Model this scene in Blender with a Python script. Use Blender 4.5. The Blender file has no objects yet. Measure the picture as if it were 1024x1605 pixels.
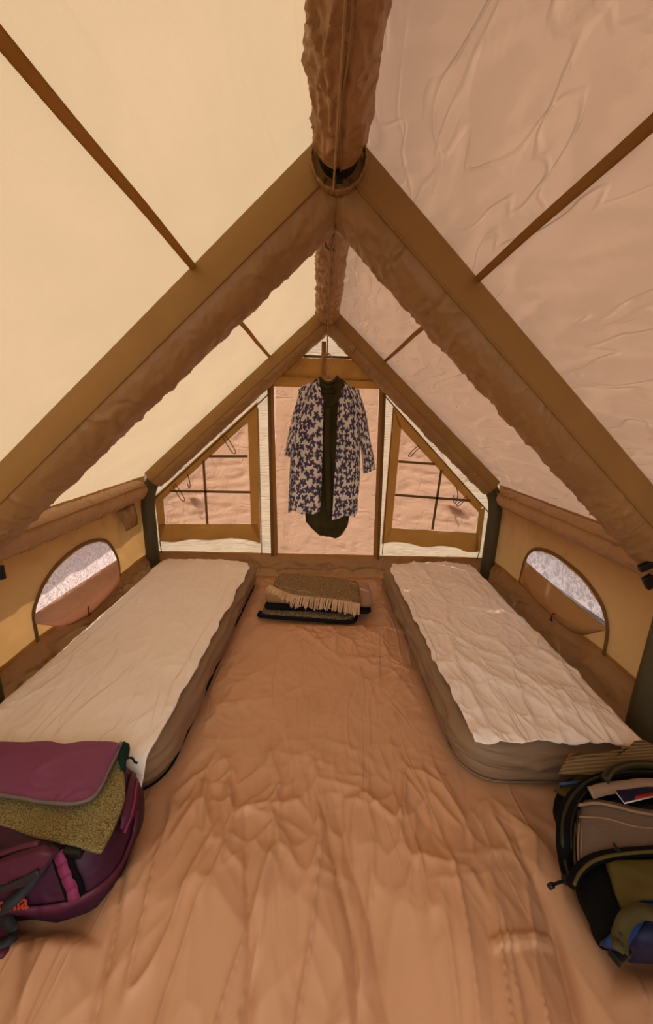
import bpy, bmesh, math, random
import numpy as np
from mathutils import Vector, Matrix
from mathutils.bvhtree import BVHTree
random.seed(7); rng = np.random.RandomState(7)
SC = bpy.context.scene; COL = SC.collection
PI = math.pi

# ------------------------------------------------------------------ camera, world, sun, exposure
IW, IH, FPX = 1024, 1605, 588.0
pit, yaw, rol = [math.radians(a) for a in (14.0, 1.16, 1.61)]
CAM = Vector((-0.0354, 0.0, 1.509))
FW = Vector((math.sin(yaw)*math.cos(pit), math.cos(yaw)*math.cos(pit), -math.sin(pit)))
_r = Vector((math.cos(yaw), -math.sin(yaw), 0)); _u = _r.cross(FW)
RT = _r*math.cos(rol) + _u*math.sin(rol); UP = -_r*math.sin(rol) + _u*math.cos(rol)
cd = bpy.data.cameras.new('camera'); cam = bpy.data.objects.new('camera', cd); COL.objects.link(cam)
cd.sensor_fit = 'VERTICAL'; cd.sensor_height = 36; cd.sensor_width = 24; cd.lens = 36*FPX/IH
cd.clip_start = 0.02
cam.matrix_world = Matrix(((RT.x, UP.x, -FW.x, CAM.x), (RT.y, UP.y, -FW.y, CAM.y), (RT.z, UP.z, -FW.z, CAM.z), (0, 0, 0, 1)))
SC.camera = cam

world = bpy.data.worlds.new('world'); SC.world = world; world.use_nodes = True
bg = world.node_tree.nodes['Background']; bg.inputs['Color'].default_value = (0.96, 0.94, 0.93, 1); bg.inputs['Strength'].default_value = 2.2
sd = bpy.data.lights.new('sun', 'SUN'); sd.energy = 7.0; sd.angle = math.radians(1.0); sd.color = (1.0, 0.93, 0.82)
sun = bpy.data.objects.new('sun', sd); COL.objects.link(sun)
SUN = Vector((-0.62, 0.45, 0.62)).normalized()
sun.rotation_euler = SUN.to_track_quat('Z', 'Y').to_euler(); sun.location = SUN*9
SC.view_settings.view_transform = 'Standard'; SC.view_settings.look = 'None'
SC.view_settings.gamma = 1; SC.view_settings.use_curve_mapping = False
SC.view_settings.exposure = -0.07
cy = SC.cycles
cy.max_bounces = 10; cy.diffuse_bounces = 6; cy.glossy_bounces = 3; cy.transmission_bounces = 6; cy.transparent_max_bounces = 12
cy.sample_clamp_indirect = 6; cy.use_denoising = True; cy.caustics_reflective = False

# ------------------------------------------------------------------ dimensions of the tent
W, YB, YA, YM, H, HK, XW = 1.6, 3.46, 3.36, 1.526, 2.30, 0.873, 1.66
YF = -0.40
SL = Vector((0.7456, 0, -0.6664))          # down the right roof slope
def at(px, py, axis, val):                   # the point seen at a pixel, on the plane axis = val
    v = FW + RT*((px-512)/FPX) + UP*((802.5-py)/FPX)
    return CAM + v*((val-CAM[axis])/v[axis])
def ray(px, py): return (FW + RT*((px-512)/FPX) + UP*((802.5-py)/FPX)).normalized()

# ------------------------------------------------------------------ noise
def _h(ix, iy, s):
    n = (ix.astype(np.int64)*374761393 + iy.astype(np.int64)*668265263 + s*1442695041) & 0xffffffff
    n = ((n ^ (n >> 13))*1274126177) & 0xffffffff
    return ((n ^ (n >> 16)) & 0xffff)/65535.0*2*PI
def pn(x, y, s=0):
    x = np.asarray(x, float); y = np.asarray(y, float)
    x0 = np.floor(x); y0 = np.floor(y); fx = x-x0; fy = y-y0
    u = fx*fx*fx*(fx*(fx*6-15)+10); v = fy*fy*fy*(fy*(fy*6-15)+10)
    def g(dx, dy):
        a = _h(x0+dx, y0+dy, s); return np.cos(a)*(fx-dx)+np.sin(a)*(fy-dy)
    return ((g(0,0)*(1-u)+g(1,0)*u)*(1-v)+(g(0,1)*(1-u)+g(1,1)*u)*v)*1.5
def fbm(x, y, o=3, s=0):
    r = 0; a = 1; t = 0
    for i in range(o):
        r = r+a*pn(x*2**i, y*2**i, s+i); t += a; a *= .5
    return r/t
def rdg(x, y, s=0, p=3.0, warp=.35):         # sharp cloth creases, 0..1
    wx = x+warp*fbm(x*1.3+9, y*1.3, 2, s+5); wy = y+warp*fbm(x*1.3, y*1.3+7, 2, s+6)
    return np.clip(1-np.abs(pn(wx, wy, s))*2.2, 0, 1)**p
def wor(x, y, s=0):                          # F2-F1 cell distance: straight creases between flat facets
    x = np.asarray(x, float); y = np.asarray(y, float); x0 = np.floor(x); y0 = np.floor(y); a = np.full(x.shape, 9.); b = np.full(x.shape, 9.)
    for dx in (-1, 0, 1):
        for dy in (-1, 0, 1):
            h1 = _h(x0+dx, y0+dy, s)/(2*PI); h2 = _h(x0+dx, y0+dy, s+77)/(2*PI)
            d = np.sqrt((x0+dx+h1-x)**2+(y0+dy+h2-y)**2); b = np.minimum(b, np.maximum(a, d)); a = np.minimum(a, d)
    return b-a
def crumple(x, y, s=0, warp=.25):            # crushed-cloth relief 0..1
    x = x+warp*pn(x*.8, y*.8, s+9); y = y+warp*pn(x*.8+4, y*.8, s+8)
    return np.exp(-wor(x, y, s)*5)+.45*np.exp(-wor(x*2.1+y*.7, y*1.9-x*.6, s+1)*5)+.4*np.abs(pn(x*.9, y*.9, s+2))
def sst(a, b, x): t = np.clip((x-a)/(b-a), 0, 1); return t*t*(3-2*t)

# ------------------------------------------------------------------ materials
def newmat(name):
    m = bpy.data.materials.new(name); m.use_nodes = True; nt = m.node_tree; nt.nodes.clear()
    return m, nt
def node(nt, t, **k):
    n = nt.nodes.new(t)
    for a, v in k.items():
        if a in n.inputs: n.inputs[a].default_value = v
        else: setattr(n, a, v)
    return n
def n3_(nt, mp, sc):
    n = node(nt, 'ShaderNodeTexNoise', Scale=sc, Detail=3.0); nt.links.new(mp.outputs[0], n.inputs['Vector']); return n
def cloth(name, col, trans=0.0, rough=.8, spec=.2, crease=(6, .3), weave=(300, .15), mottle=.08, stretch=(1,1,1), tcol=None, sheen=0, mscale=5, lines=None):
    m, nt = newmat(name); L = nt.links
    tc = node(nt, 'ShaderNodeTexCoord'); mp = node(nt, 'ShaderNodeMapping'); mp.inputs['Scale'].default_value = stretch
    L.new(tc.outputs['Object'], mp.inputs[0])
    n1 = node(nt, 'ShaderNodeTexNoise', Scale=crease[0], Detail=4.0, Distortion=1.2); L.new(mp.outputs[0], n1.inputs['Vector'])
    n1.noise_type = 'RIDGED_MULTIFRACTAL'
    n2 = node(nt, 'ShaderNodeTexNoise', Scale=weave[0], Detail=2.0); L.new(tc.outputs['Object'], n2.inputs['Vector'])
    b2 = node(nt, 'ShaderNodeBump', Strength=weave[1], Distance=.001); L.new(n2.outputs[0], b2.inputs['Height'])
    b1 = node(nt, 'ShaderNodeBump', Strength=min(crease[1], 1), Distance=.022); L.new(n1.outputs[0], b1.inputs['Height']); L.new(b2.outputs[0], b1.inputs['Normal'])
    if lines:                                 # long thin creases along random straight folds: (scale, strength)
        prev = None
        for kk, (rx, ry, rz) in enumerate(((.3, .4, .5), (1.2, -.5, 2.0), (-.7, .9, -1.0))):
            m2 = node(nt, 'ShaderNodeMapping'); m2.inputs['Rotation'].default_value = (rx, ry, rz); m2.inputs['Scale'].default_value = (1, .22, .6); m2.inputs['Location'].default_value = (kk*7.3, kk, 0); L.new(tc.outputs['Object'], m2.inputs[0])
            nl = node(nt, 'ShaderNodeTexNoise', Scale=float(lines[0])*1.6, Detail=1.5, Distortion=.25); L.new(m2.outputs[0], nl.inputs['Vector'])
            sb = node(nt, 'ShaderNodeMath', operation='SUBTRACT'); L.new(nl.outputs[0], sb.inputs[0]); sb.inputs[1].default_value = .5
            ab = node(nt, 'ShaderNodeMath', operation='ABSOLUTE'); L.new(sb.outputs[0], ab.inputs[0])
            rr = node(nt, 'ShaderNodeMapRange'); rr.interpolation_type = 'SMOOTHSTEP'; rr.inputs[1].default_value = 0; rr.inputs[2].default_value = .020; rr.inputs[3].default_value = 1; rr.inputs[4].default_value = 0; L.new(ab.outputs[0], rr.inputs[0])
            mk = node(nt, 'ShaderNodeMapRange'); mk.inputs[1].default_value = .46; mk.inputs[2].default_value = .66; L.new(n3_(nt, m2, lines[0]*.9).outputs[0], mk.inputs[0])
            mm = node(nt, 'ShaderNodeMath', operation='MULTIPLY'); L.new(rr.outputs[0], mm.inputs[0]); L.new(mk.outputs[0], mm.inputs[1])
            if prev is None: prev = mm.outputs[0]
            else:
                ad = node(nt, 'ShaderNodeMath', operation='ADD'); L.new(prev, ad.inputs[0]); L.new(mm.outputs[0], ad.inputs[1]); prev = ad.outputs[0]
        bl = node(nt, 'ShaderNodeBump', Strength=lines[1], Distance=.006); L.new(prev, bl.inputs['Height']); L.new(b1.outputs[0], bl.inputs['Normal']); b1 = bl
    n3 = node(nt, 'ShaderNodeTexNoise', Scale=mscale, Detail=5.0); L.new(mp.outputs[0], n3.inputs['Vector'])
    cr = node(nt, 'ShaderNodeMapRange'); cr.inputs[1].default_value = .3; cr.inputs[2].default_value = .7; cr.inputs[3].default_value = 1-mottle; cr.inputs[4].default_value = 1+mottle
    L.new(n3.outputs[0], cr.inputs[0])
    def tint(c):
        mx = node(nt, 'ShaderNodeVectorMath', operation='SCALE'); mx.inputs[0].default_value = c
        L.new(cr.outputs[0], mx.inputs['Scale']); return mx.outputs[0]
    p = node(nt, 'ShaderNodeBsdfPrincipled', Roughness=rough); p.inputs['Specular IOR Level'].default_value = spec
    if sheen: p.inputs['Sheen Weight'].default_value = sheen
    L.new(tint(col), p.inputs['Base Color']); L.new(b1.outputs[0], p.inputs['Normal'])
    out = node(nt, 'ShaderNodeOutputMaterial')
    if trans:
        t = node(nt, 'ShaderNodeBsdfTranslucent'); L.new(tint(tcol or col), t.inputs[0]); L.new(b1.outputs[0], t.inputs['Normal'])
        mx = node(nt, 'ShaderNodeMixShader'); mx.inputs[0].default_value = trans
        L.new(p.outputs[0], mx.inputs[1]); L.new(t.outputs[0], mx.inputs[2]); L.new(mx.outputs[0], out.inputs[0])
    else: L.new(p.outputs[0], out.inputs[0])
    return m
def plain(name, col, rough=.5, spec=.4, metal=0):
    m, nt = newmat(name)
    p = node(nt, 'ShaderNodeBsdfPrincipled', Roughness=rough, Metallic=metal); p.inputs['Specular IOR Level'].default_value = spec
    n = node(nt, 'ShaderNodeTexNoise', Scale=40.0, Detail=3.0); tc = node(nt, 'ShaderNodeTexCoord'); nt.links.new(tc.outputs['Object'], n.inputs['Vector'])
    cr = node(nt, 'ShaderNodeMapRange'); cr.inputs[3].default_value = .85; cr.inputs[4].default_value = 1.15; nt.links.new(n.outputs[0], cr.inputs[0])
    mx = node(nt, 'ShaderNodeVectorMath', operation='SCALE'); mx.inputs[0].default_value = col; nt.links.new(cr.outputs[0], mx.inputs['Scale'])
    nt.links.new(mx.outputs[0], p.inputs['Base Color'])
    o = node(nt, 'ShaderNodeOutputMaterial'); nt.links.new(p.outputs[0], o.inputs[0]); return m
def netting(name, col, clear, crease, rough=.3):   # insect mesh or clear film: part see-through, part milky
    m, nt = newmat(name); L = nt.links
    tc = node(nt, 'ShaderNodeTexCoord')
    n = node(nt, 'ShaderNodeTexNoise', Scale=crease[0], Detail=4.0, Distortion=2.2); L.new(tc.outputs['Object'], n.inputs['Vector'])
    b = node(nt, 'ShaderNodeBump', Strength=crease[1], Distance=.02); L.new(n.outputs[0], b.inputs['Height'])
    tr = node(nt, 'ShaderNodeBsdfTransparent'); t = node(nt, 'ShaderNodeBsdfTranslucent'); t.inputs[0].default_value = (*col, 1); L.new(b.outputs[0], t.inputs['Normal'])
    d = node(nt, 'ShaderNodeBsdfDiffuse'); d.inputs[0].default_value = (*col, 1); L.new(b.outputs[0], d.inputs['Normal'])
    g = node(nt, 'ShaderNodeBsdfGlossy', Roughness=rough); g.inputs[0].default_value = (.5,.5,.5,1); L.new(b.outputs[0], g.inputs['Normal'])
    m1 = node(nt, 'ShaderNodeMixShader'); m1.inputs[0].default_value = .3; L.new(t.outputs[0], m1.inputs[1]); L.new(d.outputs[0], m1.inputs[2])
    m2 = node(nt, 'ShaderNodeMixShader'); m2.inputs[0].default_value = .06; L.new(m1.outputs[0], m2.inputs[1]); L.new(g.outputs[0], m2.inputs[2])
    m3 = node(nt, 'ShaderNodeMixShader')
    mr = node(nt, 'ShaderNodeMapRange'); mr.inputs[1].default_value = .40; mr.inputs[2].default_value = .60; mr.inputs[3].default_value = clear+.30; mr.inputs[4].default_value = clear-.30
    L.new(n.outputs[0], mr.inputs[0]); L.new(mr.outputs[0], m3.inputs[0])
    L.new(m2.outputs[0], m3.inputs[1]); L.new(tr.outputs[0], m3.inputs[2])
    o = node(nt, 'ShaderNodeOutputMaterial'); L.new(m3.outputs[0], o.inputs[0]); return m
def yarn(name, c1, c2, scale=260, stretch=(1,1,1), rough=.95):       # coarse two-tone knit / tweed
    m, nt = newmat(name); L = nt.links
    tc = node(nt, 'ShaderNodeTexCoord'); mp = node(nt, 'ShaderNodeMapping'); mp.inputs['Scale'].default_value = stretch; L.new(tc.outputs['Object'], mp.inputs[0])
    n = node(nt, 'ShaderNodeTexNoise', Scale=float(scale), Detail=2.0); L.new(mp.outputs[0], n.inputs['Vector'])
    r = node(nt, 'ShaderNodeValToRGB'); r.color_ramp.elements[0].position = .40; r.color_ramp.elements[0].color = (*c1, 1); r.color_ramp.elements[1].position = .6; r.color_ramp.elements[1].color = (*c2, 1)
    L.new(n.outputs[0], r.inputs[0]); b = node(nt, 'ShaderNodeBump', Strength=.7, Distance=.004); L.new(n.outputs[0], b.inputs['Height'])
    p = node(nt, 'ShaderNodeBsdfPrincipled', Roughness=rough); p.inputs['Specular IOR Level'].default_value = .1
    L.new(r.outputs[0], p.inputs['Base Color']); L.new(b.outputs[0], p.inputs['Normal'])
    o = node(nt, 'ShaderNodeOutputMaterial'); L.new(p.outputs[0], o.inputs[0]); return m
def ribbed(name, col, freq, axis='X', depth=.8):
    m, nt = newmat(name); L = nt.links
    tc = node(nt, 'ShaderNodeTexCoord'); w = node(nt, 'ShaderNodeTexWave', Scale=float(freq)); w.bands_direction = axis; L.new(tc.outputs['Object'], w.inputs['Vector'])
    r = node(nt, 'ShaderNodeValToRGB'); r.color_ramp.elements[0].color = (*[c*.45 for c in col], 1); r.color_ramp.elements[1].color = (*col, 1); L.new(w.outputs[1], r.inputs[0])
    b = node(nt, 'ShaderNodeBump', Strength=depth, Distance=.003); L.new(w.outputs[1], b.inputs['Height'])
    p = node(nt, 'ShaderNodeBsdfPrincipled', Roughness=.8); L.new(r.outputs[0], p.inputs['Base Color']); L.new(b.outputs[0], p.inputs['Normal'])
    o = node(nt, 'ShaderNodeOutputMaterial'); L.new(p.outputs[0], o.inputs[0]); return m
def butterflies(name):
    m, nt = newmat(name); L = nt.links
    def M(op, a, b=None, c=None):
        n = node(nt, 'ShaderNodeMath', operation=op)
        for i, v in enumerate((a, b, c)):
            if v is None: continue
            if isinstance(v, (int, float)): n.inputs[i].default_value = v
            else: L.new(v, n.inputs[i])
        return n.outputs[0]
    uv = node(nt, 'ShaderNodeTexCoord').outputs['UV']
    v = node(nt, 'ShaderNodeTexVoronoi', Scale=25.0, Randomness=.85); v.voronoi_dimensions = '2D'; L.new(uv, v.inputs['Vector'])
    sub = node(nt, 'ShaderNodeVectorMath', operation='SUBTRACT'); L.new(uv, sub.inputs[0]); L.new(v.outputs['Position'], sub.inputs[1])
    sc = node(nt, 'ShaderNodeVectorMath', operation='SCALE'); sc.inputs['Scale'].default_value = 24.5; L.new(sub.outputs[0], sc.inputs[0])
    cs = node(nt, 'ShaderNodeSeparateColor'); L.new(v.outputs['Color'], cs.inputs[0])
    ro = node(nt, 'ShaderNodeVectorRotate', rotation_type='Z_AXIS'); L.new(sc.outputs[0], ro.inputs['Vector']); L.new(M('MULTIPLY', cs.outputs[0], 6.28), ro.inputs['Angle'])
    sx = node(nt, 'ShaderNodeSeparateXYZ'); L.new(ro.outputs[0], sx.inputs[0])
    x = M('ABSOLUTE', sx.outputs[0]); y = sx.outputs[1]
    def ell(cx, cy_, rx, ry, a):
        dx = M('SUBTRACT', x, cx); dy = M('SUBTRACT', y, cy_)
        u = M('ADD', M('MULTIPLY', dx, math.cos(a)), M('MULTIPLY', dy, math.sin(a))); w = M('SUBTRACT', M('MULTIPLY', dy, math.cos(a)), M('MULTIPLY', dx, math.sin(a)))
        u = M('DIVIDE', u, rx); w = M('DIVIDE', w, ry)
        return M('ADD', M('MULTIPLY', u, u), M('MULTIPLY', w, w))
    d = M('MINIMUM', ell(.27, .19, .33, .20, .65), ell(.20, -.18, .25, .15, -.5)); d = M('MINIMUM', d, ell(0, 0, .05, .26, 0))
    mask = M('LESS_THAN', d, 1.0); core = M('LESS_THAN', d, .42)
    nz = node(nt, 'ShaderNodeTexNoise', Scale=420.0); L.new(uv, nz.inputs['Vector'])
    c1 = node(nt, 'ShaderNodeMix', data_type='RGBA'); c1.inputs[6].default_value = (.045, .038, .065, 1); c1.inputs[7].default_value = (.20, .16, .22, 1)
    L.new(M('MULTIPLY', core, nz.outputs[0]), c1.inputs[0])
    c2 = node(nt, 'ShaderNodeMix', data_type='RGBA'); c2.inputs[6].default_value = (.86, .78, .72, 1); L.new(mask, c2.inputs[0]); L.new(c1.outputs[2], c2.inputs[7])
    n1 = node(nt, 'ShaderNodeTexNoise', Scale=18.0, Detail=4.0); n1.noise_type = 'RIDGED_MULTIFRACTAL'
    b = node(nt, 'ShaderNodeBump', Strength=.3, Distance=.01); L.new(n1.outputs[0], b.inputs['Height'])
    p = node(nt, 'ShaderNodeBsdfPrincipled', Roughness=.9); p.inputs['Specular IOR Level'].default_value = .1; L.new(c2.outputs[2], p.inputs['Base Color']); L.new(b.outputs[0], p.inputs['Normal'])
    t = node(nt, 'ShaderNodeBsdfTranslucent'); L.new(c2.outputs[2], t.inputs[0])
    mx = node(nt, 'ShaderNodeMixShader'); mx.inputs[0].default_value = .2; L.new(p.outputs[0], mx.inputs[1]); L.new(t.outputs[0], mx.inputs[2])
    o = node(nt, 'ShaderNodeOutputMaterial'); L.new(mx.outputs[0], o.inputs[0]); return m

M_roofL = cloth('roof_cotton', (.84,.66,.46), .5, .75, .25, (3.0,.35), (220,.5), .03, (1,.5,1), tcol=(.35,.262,.165), lines=(1.6,.35))
M_roofR = cloth('roof_cotton_creased', (.82,.62,.46), .5, .42, .35, (3.2,.7), (220,.2), .03, (1,.45,1), tcol=(.34,.212,.138), lines=(5.0,.9))
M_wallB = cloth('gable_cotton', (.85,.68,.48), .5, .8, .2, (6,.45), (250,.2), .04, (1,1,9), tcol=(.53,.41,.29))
M_pane = cloth('window_flap_cotton', (.80,.50,.34), .5, .8, .2, (5,.6), (250,.2), .05, (1,1,2.2), tcol=(.44,.26,.165), lines=(4,.6))
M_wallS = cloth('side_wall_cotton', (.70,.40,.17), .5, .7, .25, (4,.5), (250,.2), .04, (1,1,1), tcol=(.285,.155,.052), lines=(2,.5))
M_band = cloth('sewn_band', (.44,.24,.065), .4, .8, .2, (12,.25), (300,.2), .07)
M_bandd = cloth('dark_zip_tape', (.20,.11,.035), .15, .8, .2, (12,.2), (300,.2), .08)
M_seam = cloth('seam_tape', (.50,.32,.13), .7, .8, .2, (12,.2), (300,.2), .05)
M_sleeve = cloth('beam_sleeve_canvas', (.34,.19,.07), .10, .42, .5, (8,1.0), (300,.2), .08, lines=(2.5,.3))
M_sleeveU = cloth('beam_sleeve_upper_canvas', (.36,.205,.06), .2, .5, .35, (5,.4), (300,.2), .05)
M_ridge = cloth('ridge_sleeve_canvas', (.44,.25,.11), .12, .40, .45, (9,1.1), (300,.2), .06)
M_tube = plain('olive_grey_air_tube', (.075,.062,.030), .5, .3)
M_floor = cloth('groundsheet', (.58,.325,.178), 0, .42, .45, (4,.35), (350,.1), .04, lines=(2.6,.6))
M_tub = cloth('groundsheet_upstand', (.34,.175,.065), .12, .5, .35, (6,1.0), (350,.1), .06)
M_matt = cloth('mattress_cover', (.27,.175,.10), 0, .6, .3, (2,.8), (300,.2), .05, (1,1,7))
M_sheet = cloth('bed_sheet', (.88,.79,.70), 0, .9, .1, (4,.5), (300,.25), .02, lines=(3.5,.7))
M_black = plain('black_plastic', (.004,.004,.005), .4, .35)
M_blackcloth = cloth('black_pack_cloth', (.004,.004,.0045), 0, .85, .1, (10,.3), (200,.4), .1)
M_cord = plain('tan_cord', (.42,.26,.12), .8, .2)
M_wire = plain('hanger_wire', (.28,.20,.15), .3, .5, .7)
M_oliveshirt = cloth('olive_linen', (.055,.042,.016), .05, .95, .05, (12,.5), (260,.6), .2)
M_fly = butterflies('butterfly_print')
M_purple = cloth('purple_ripstop', (.205,.052,.112), 0, .6, .3, (9,.6), (300,.3), .10, (1,1,1))
M_purpled = cloth('dark_purple_nylon', (.040,.006,.024), 0, .5, .3, (8,.8), (300,.2), .1)
M_plum = cloth('plum_nylon', (.085,.014,.034), 0, .5, .3, (8,.8), (300,.2), .1)
M_magenta = cloth('magenta_webbing', (.21,.026,.085), 0, .6, .3, (8,.1), (300,.4), .05)
M_greypipe = plain('grey_piping', (.17,.12,.12), .6, .3)
M_strap = cloth('slate_webbing', (.018,.020,.022), 0, .6, .3, (8,.1), (400,.5), .1)
M_teal = plain('dark_teal_cloth', (.006,.028,.022), .8, .1)
M_red = plain('orange_red_print', (.42,.05,.02), .6, .2)
M_towel = yarn('olive_knit', (.10,.078,.028), (.34,.27,.11), 230, (1,1.8,1))
M_tweed = yarn('brown_tweed', (.09,.055,.022), (.36,.25,.13), 170)
M_tweedg = yarn('grey_black_tweed', (.02,.02,.018), (.28,.21,.13), 150)
M_tanfleece = cloth('tan_fleece', (.30,.17,.085), 0, .95, .05, (10,.2), (200,.5), .06, sheen=.3)
M_blackfleece = cloth('black_fleece', (.012,.010,.011), 0, .95, .05, (10,.3), (200,.5), .1)
M_fringe = cloth('cream_wool_fringe', (.66,.46,.29), 0, .95, .05, (30,.3), (400,.5), .15)
M_meshlid = ribbed('taupe_mesh', (.20,.14,.095), 90, 'DIAGONAL', .5)
M_taupe = cloth('taupe_lining', (.26,.17,.11), 0, .8, .15, (10,.3), (300,.3), .08)
M_olive = cloth('olive_pack_cloth', (.085,.062,.014), 0, .7, .2, (7,.5), (300,.3), .1)
M_oliveweb = cloth('olive_webbing', (.055,.042,.013), 0, .7, .2, (8,.1), (400,.6), .06)
M_oliveblk = cloth('black_olive_piping', (.020,.018,.008), 0, .5, .3, (8,.1), (400,.4), .1)
M_blue = cloth('blue_nylon', (.006,.035,.13), 0, .5, .3, (9,.5), (300,.3), .1)
M_navy = cloth('navy_nylon', (.004,.006,.028), 0, .6, .3, (9,.5), (300,.3), .1)
M_waffle = ribbed('tan_ribbed_foam', (.24,.155,.06), 26, 'Y', .9)
M_card = plain('white_card_edge', (.55,.5,.48), .5, .3)
M_netL = netting('insect_mesh', (.74,.56,.54), .32, (30, .5))
M_netR = netting('crinkled_clear_film', (.98,.84,.84), .34, (13, 1.0), .2)

# ------------------------------------------------------------------ object helpers
ORG = {}
def thing(name, label, cat, loc, group=None):
    o = bpy.data.objects.new(name, None); COL.objects.link(o); o.location = loc; o.empty_display_size = .05
    o['label'] = label; o['category'] = cat
    if group: o['group'] = group
    ORG[o] = Vector(loc); return o
def obj(name, vf, mat, parent=None, loc=None, uv=None, smooth=True, mods=()):
    V, F = vf[0], vf[1]
    V = np.asarray(V, float).reshape(-1, 3)
    org = ORG[parent] if parent is not None and parent in ORG else Vector(loc or (0,0,0))
    V = V-np.array(org)
    me = bpy.data.meshes.new(name); me.from_pydata(V.tolist(), [], F if isinstance(F, list) else F.tolist())
    me.materials.append(mat)
    if smooth: me.polygons.foreach_set('use_smooth', [True]*len(me.polygons))
    if len(vf) > 2:
        ul = me.uv_layers.new(name='UVMap'); li = np.zeros(len(me.loops), int); me.loops.foreach_get('vertex_index', li)
        ul.data.foreach_set('uv', np.asarray(vf[2], float)[li].ravel())
    me.update()
    o = bpy.data.objects.new(name, me); COL.objects.link(o)
    if parent is not None: o.parent = parent
    else: o.location = org
    ORG[o] = org
    for m in mods:
        md = o.modifiers.new(m[0], m[0])
        for k, v in m[1].items(): setattr(md, k, v)
    return o
def tag(o, label, cat, group=None):
    o['label'] = label; o['category'] = cat
    if group: o['group'] = group
    return o
def struct(o, label=None):
    o['kind'] = 'structure'
    if label: o['label'] = label
    return o
def join(*vfs):
    V = []; F = []; n = 0
    for v in vfs:
        vv = np.asarray(v[0], float).reshape(-1, 3); V.append(vv)
        F += [tuple(int(i)+n for i in f) for f in v[1]]; n += len(vv)
    return np.vstack(V), F
def grid_faces(nu, nv, wrap=False):
    i, j = np.meshgrid(np.arange(nu if wrap else nu-1), np.arange(nv-1), indexing='ij'); i2 = (i+1) % nu
    return np.stack([i*nv+j, i2*nv+j, i2*nv+j+1, i*nv+j+1], -1).reshape(-1, 4)
def sheet(fn, nu, nv, wrap=False):           # fn(U,V) -> arrays x,y,z ; U,V in 0..1
    u = np.linspace(0, 1, nu, endpoint=not wrap); v = np.linspace(0, 1, nv); U, Vv = np.meshgrid(u, v, indexing='ij')
    x, y, z = fn(U, Vv)
    return np.stack([x, y, z], -1).reshape(-1, 3), grid_faces(nu, nv, wrap).tolist()
def solid(vf, t):                            # give a sheet thickness (explicit shell)
    V, F = vf[0], vf[1]; me = bpy.data.meshes.new('t'); me.from_pydata(np.asarray(V).tolist(), [], F)
    bm = bmesh.new(); bm.from_mesh(me); bmesh.ops.recalc_face_normals(bm, faces=bm.faces); bmesh.ops.solidify(bm, geom=bm.faces[:], thickness=t)
    bm.to_mesh(me); bm.free(); out = ([v.co[:] for v in me.vertices], [tuple(p.vertices) for p in me.polygons]); bpy.data.meshes.remove(me); return out
def clipsheet(poly, holes, step, lift, disp=None):   # planar cloth cut to a convex outline, with convex holes, finely divided
    poly = [Vector((a, b)) for a, b in poly]; holes = [[Vector((a, b)) for a, b in h] for h in holes]
    x0 = min(p.x for p in poly); x1 = max(p.x for p in poly); y0 = min(p.y for p in poly); y1 = max(p.y for p in poly)
    nx = max(2, int((x1-x0)/step)+2); ny = max(2, int((y1-y0)/step)+2)
    xs = np.linspace(x0-1e-4, x1+1e-4, nx); ys = np.linspace(y0-1e-4, y1+1e-4, ny)
    bm = bmesh.new(); vs = [[bm.verts.new((a, b, 0)) for b in ys] for a in xs]
    for i in range(nx-1):
        for j in range(ny-1): bm.faces.new((vs[i][j], vs[i+1][j], vs[i+1][j+1], vs[i][j+1]))
    def area(p): return sum(p[i].x*p[(i+1)%len(p)].y-p[(i+1)%len(p)].x*p[i].y for i in range(len(p)))
    def ccw(p): return p if area(p) > 0 else p[::-1]
    poly = ccw(poly); holes = [ccw(h) for h in holes]
    for k in range(len(poly)):
        a, b = poly[k], poly[(k+1) % len(poly)]; d = b-a
        bmesh.ops.bisect_plane(bm, geom=bm.verts[:]+bm.edges[:]+bm.faces[:], plane_co=(a.x, a.y, 0), plane_no=(d.y, -d.x, 0), clear_outer=True, dist=1e-6)
    for h in holes:
        bx0 = min(p.x for p in h)-.12; bx1 = max(p.x for p in h)+.12; by0 = min(p.y for p in h)-.12; by1 = max(p.y for p in h)+.12
        for k in range(len(h)):
            a, b = h[k], h[(k+1) % len(h)]; d = b-a
            fs = [f for f in bm.faces if all(bx0 < v.co.x < bx1 and by0 < v.co.y < by1 for v in f.verts)]
            g = set(fs) | {e for f in fs for e in f.edges} | {v for f in fs for v in f.verts}
            bmesh.ops.bisect_plane(bm, geom=list(g), plane_co=(a.x, a.y, 0), plane_no=(d.y, -d.x, 0), dist=1e-6)
        dead = []
        for f in bm.faces:
            c = f.calc_center_median()
            if all((h[(k+1) % len(h)]-h[k]).cross(Vector((c.x, c.y))-h[k]) > 0 for k in range(len(h))): dead.append(f)
        bmesh.ops.delete(bm, geom=dead, context='FACES')
    bm.verts.index_update(); P = np.array([v.co[:2] for v in bm.verts]); F = [tuple(v.index for v in f.verts) for f in bm.faces]; bm.free()
    d = disp(P[:, 0], P[:, 1]) if disp else np.zeros(len(P))
    return np.array([lift(a, b, c) for (a, b), c in zip(P, d)]), F
def smooth_path(pts, n=8):                   # Catmull-Rom
    P = [Vector(p) for p in pts]; P = [P[0]*2-P[1]]+P+[P[-1]*2-P[-2]]; out = []
    for i in range(1, len(P)-2):
        for k in range(n):
            t = k/n; a, b, c, d = P[i-1], P[i], P[i+1], P[i+2]
            out.append(.5*((2*b)+(c-a)*t+(2*a-5*b+4*c-d)*t*t+(3*b-a-3*c+d)*t**3))
    out.append(P[-2]); return out
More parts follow.
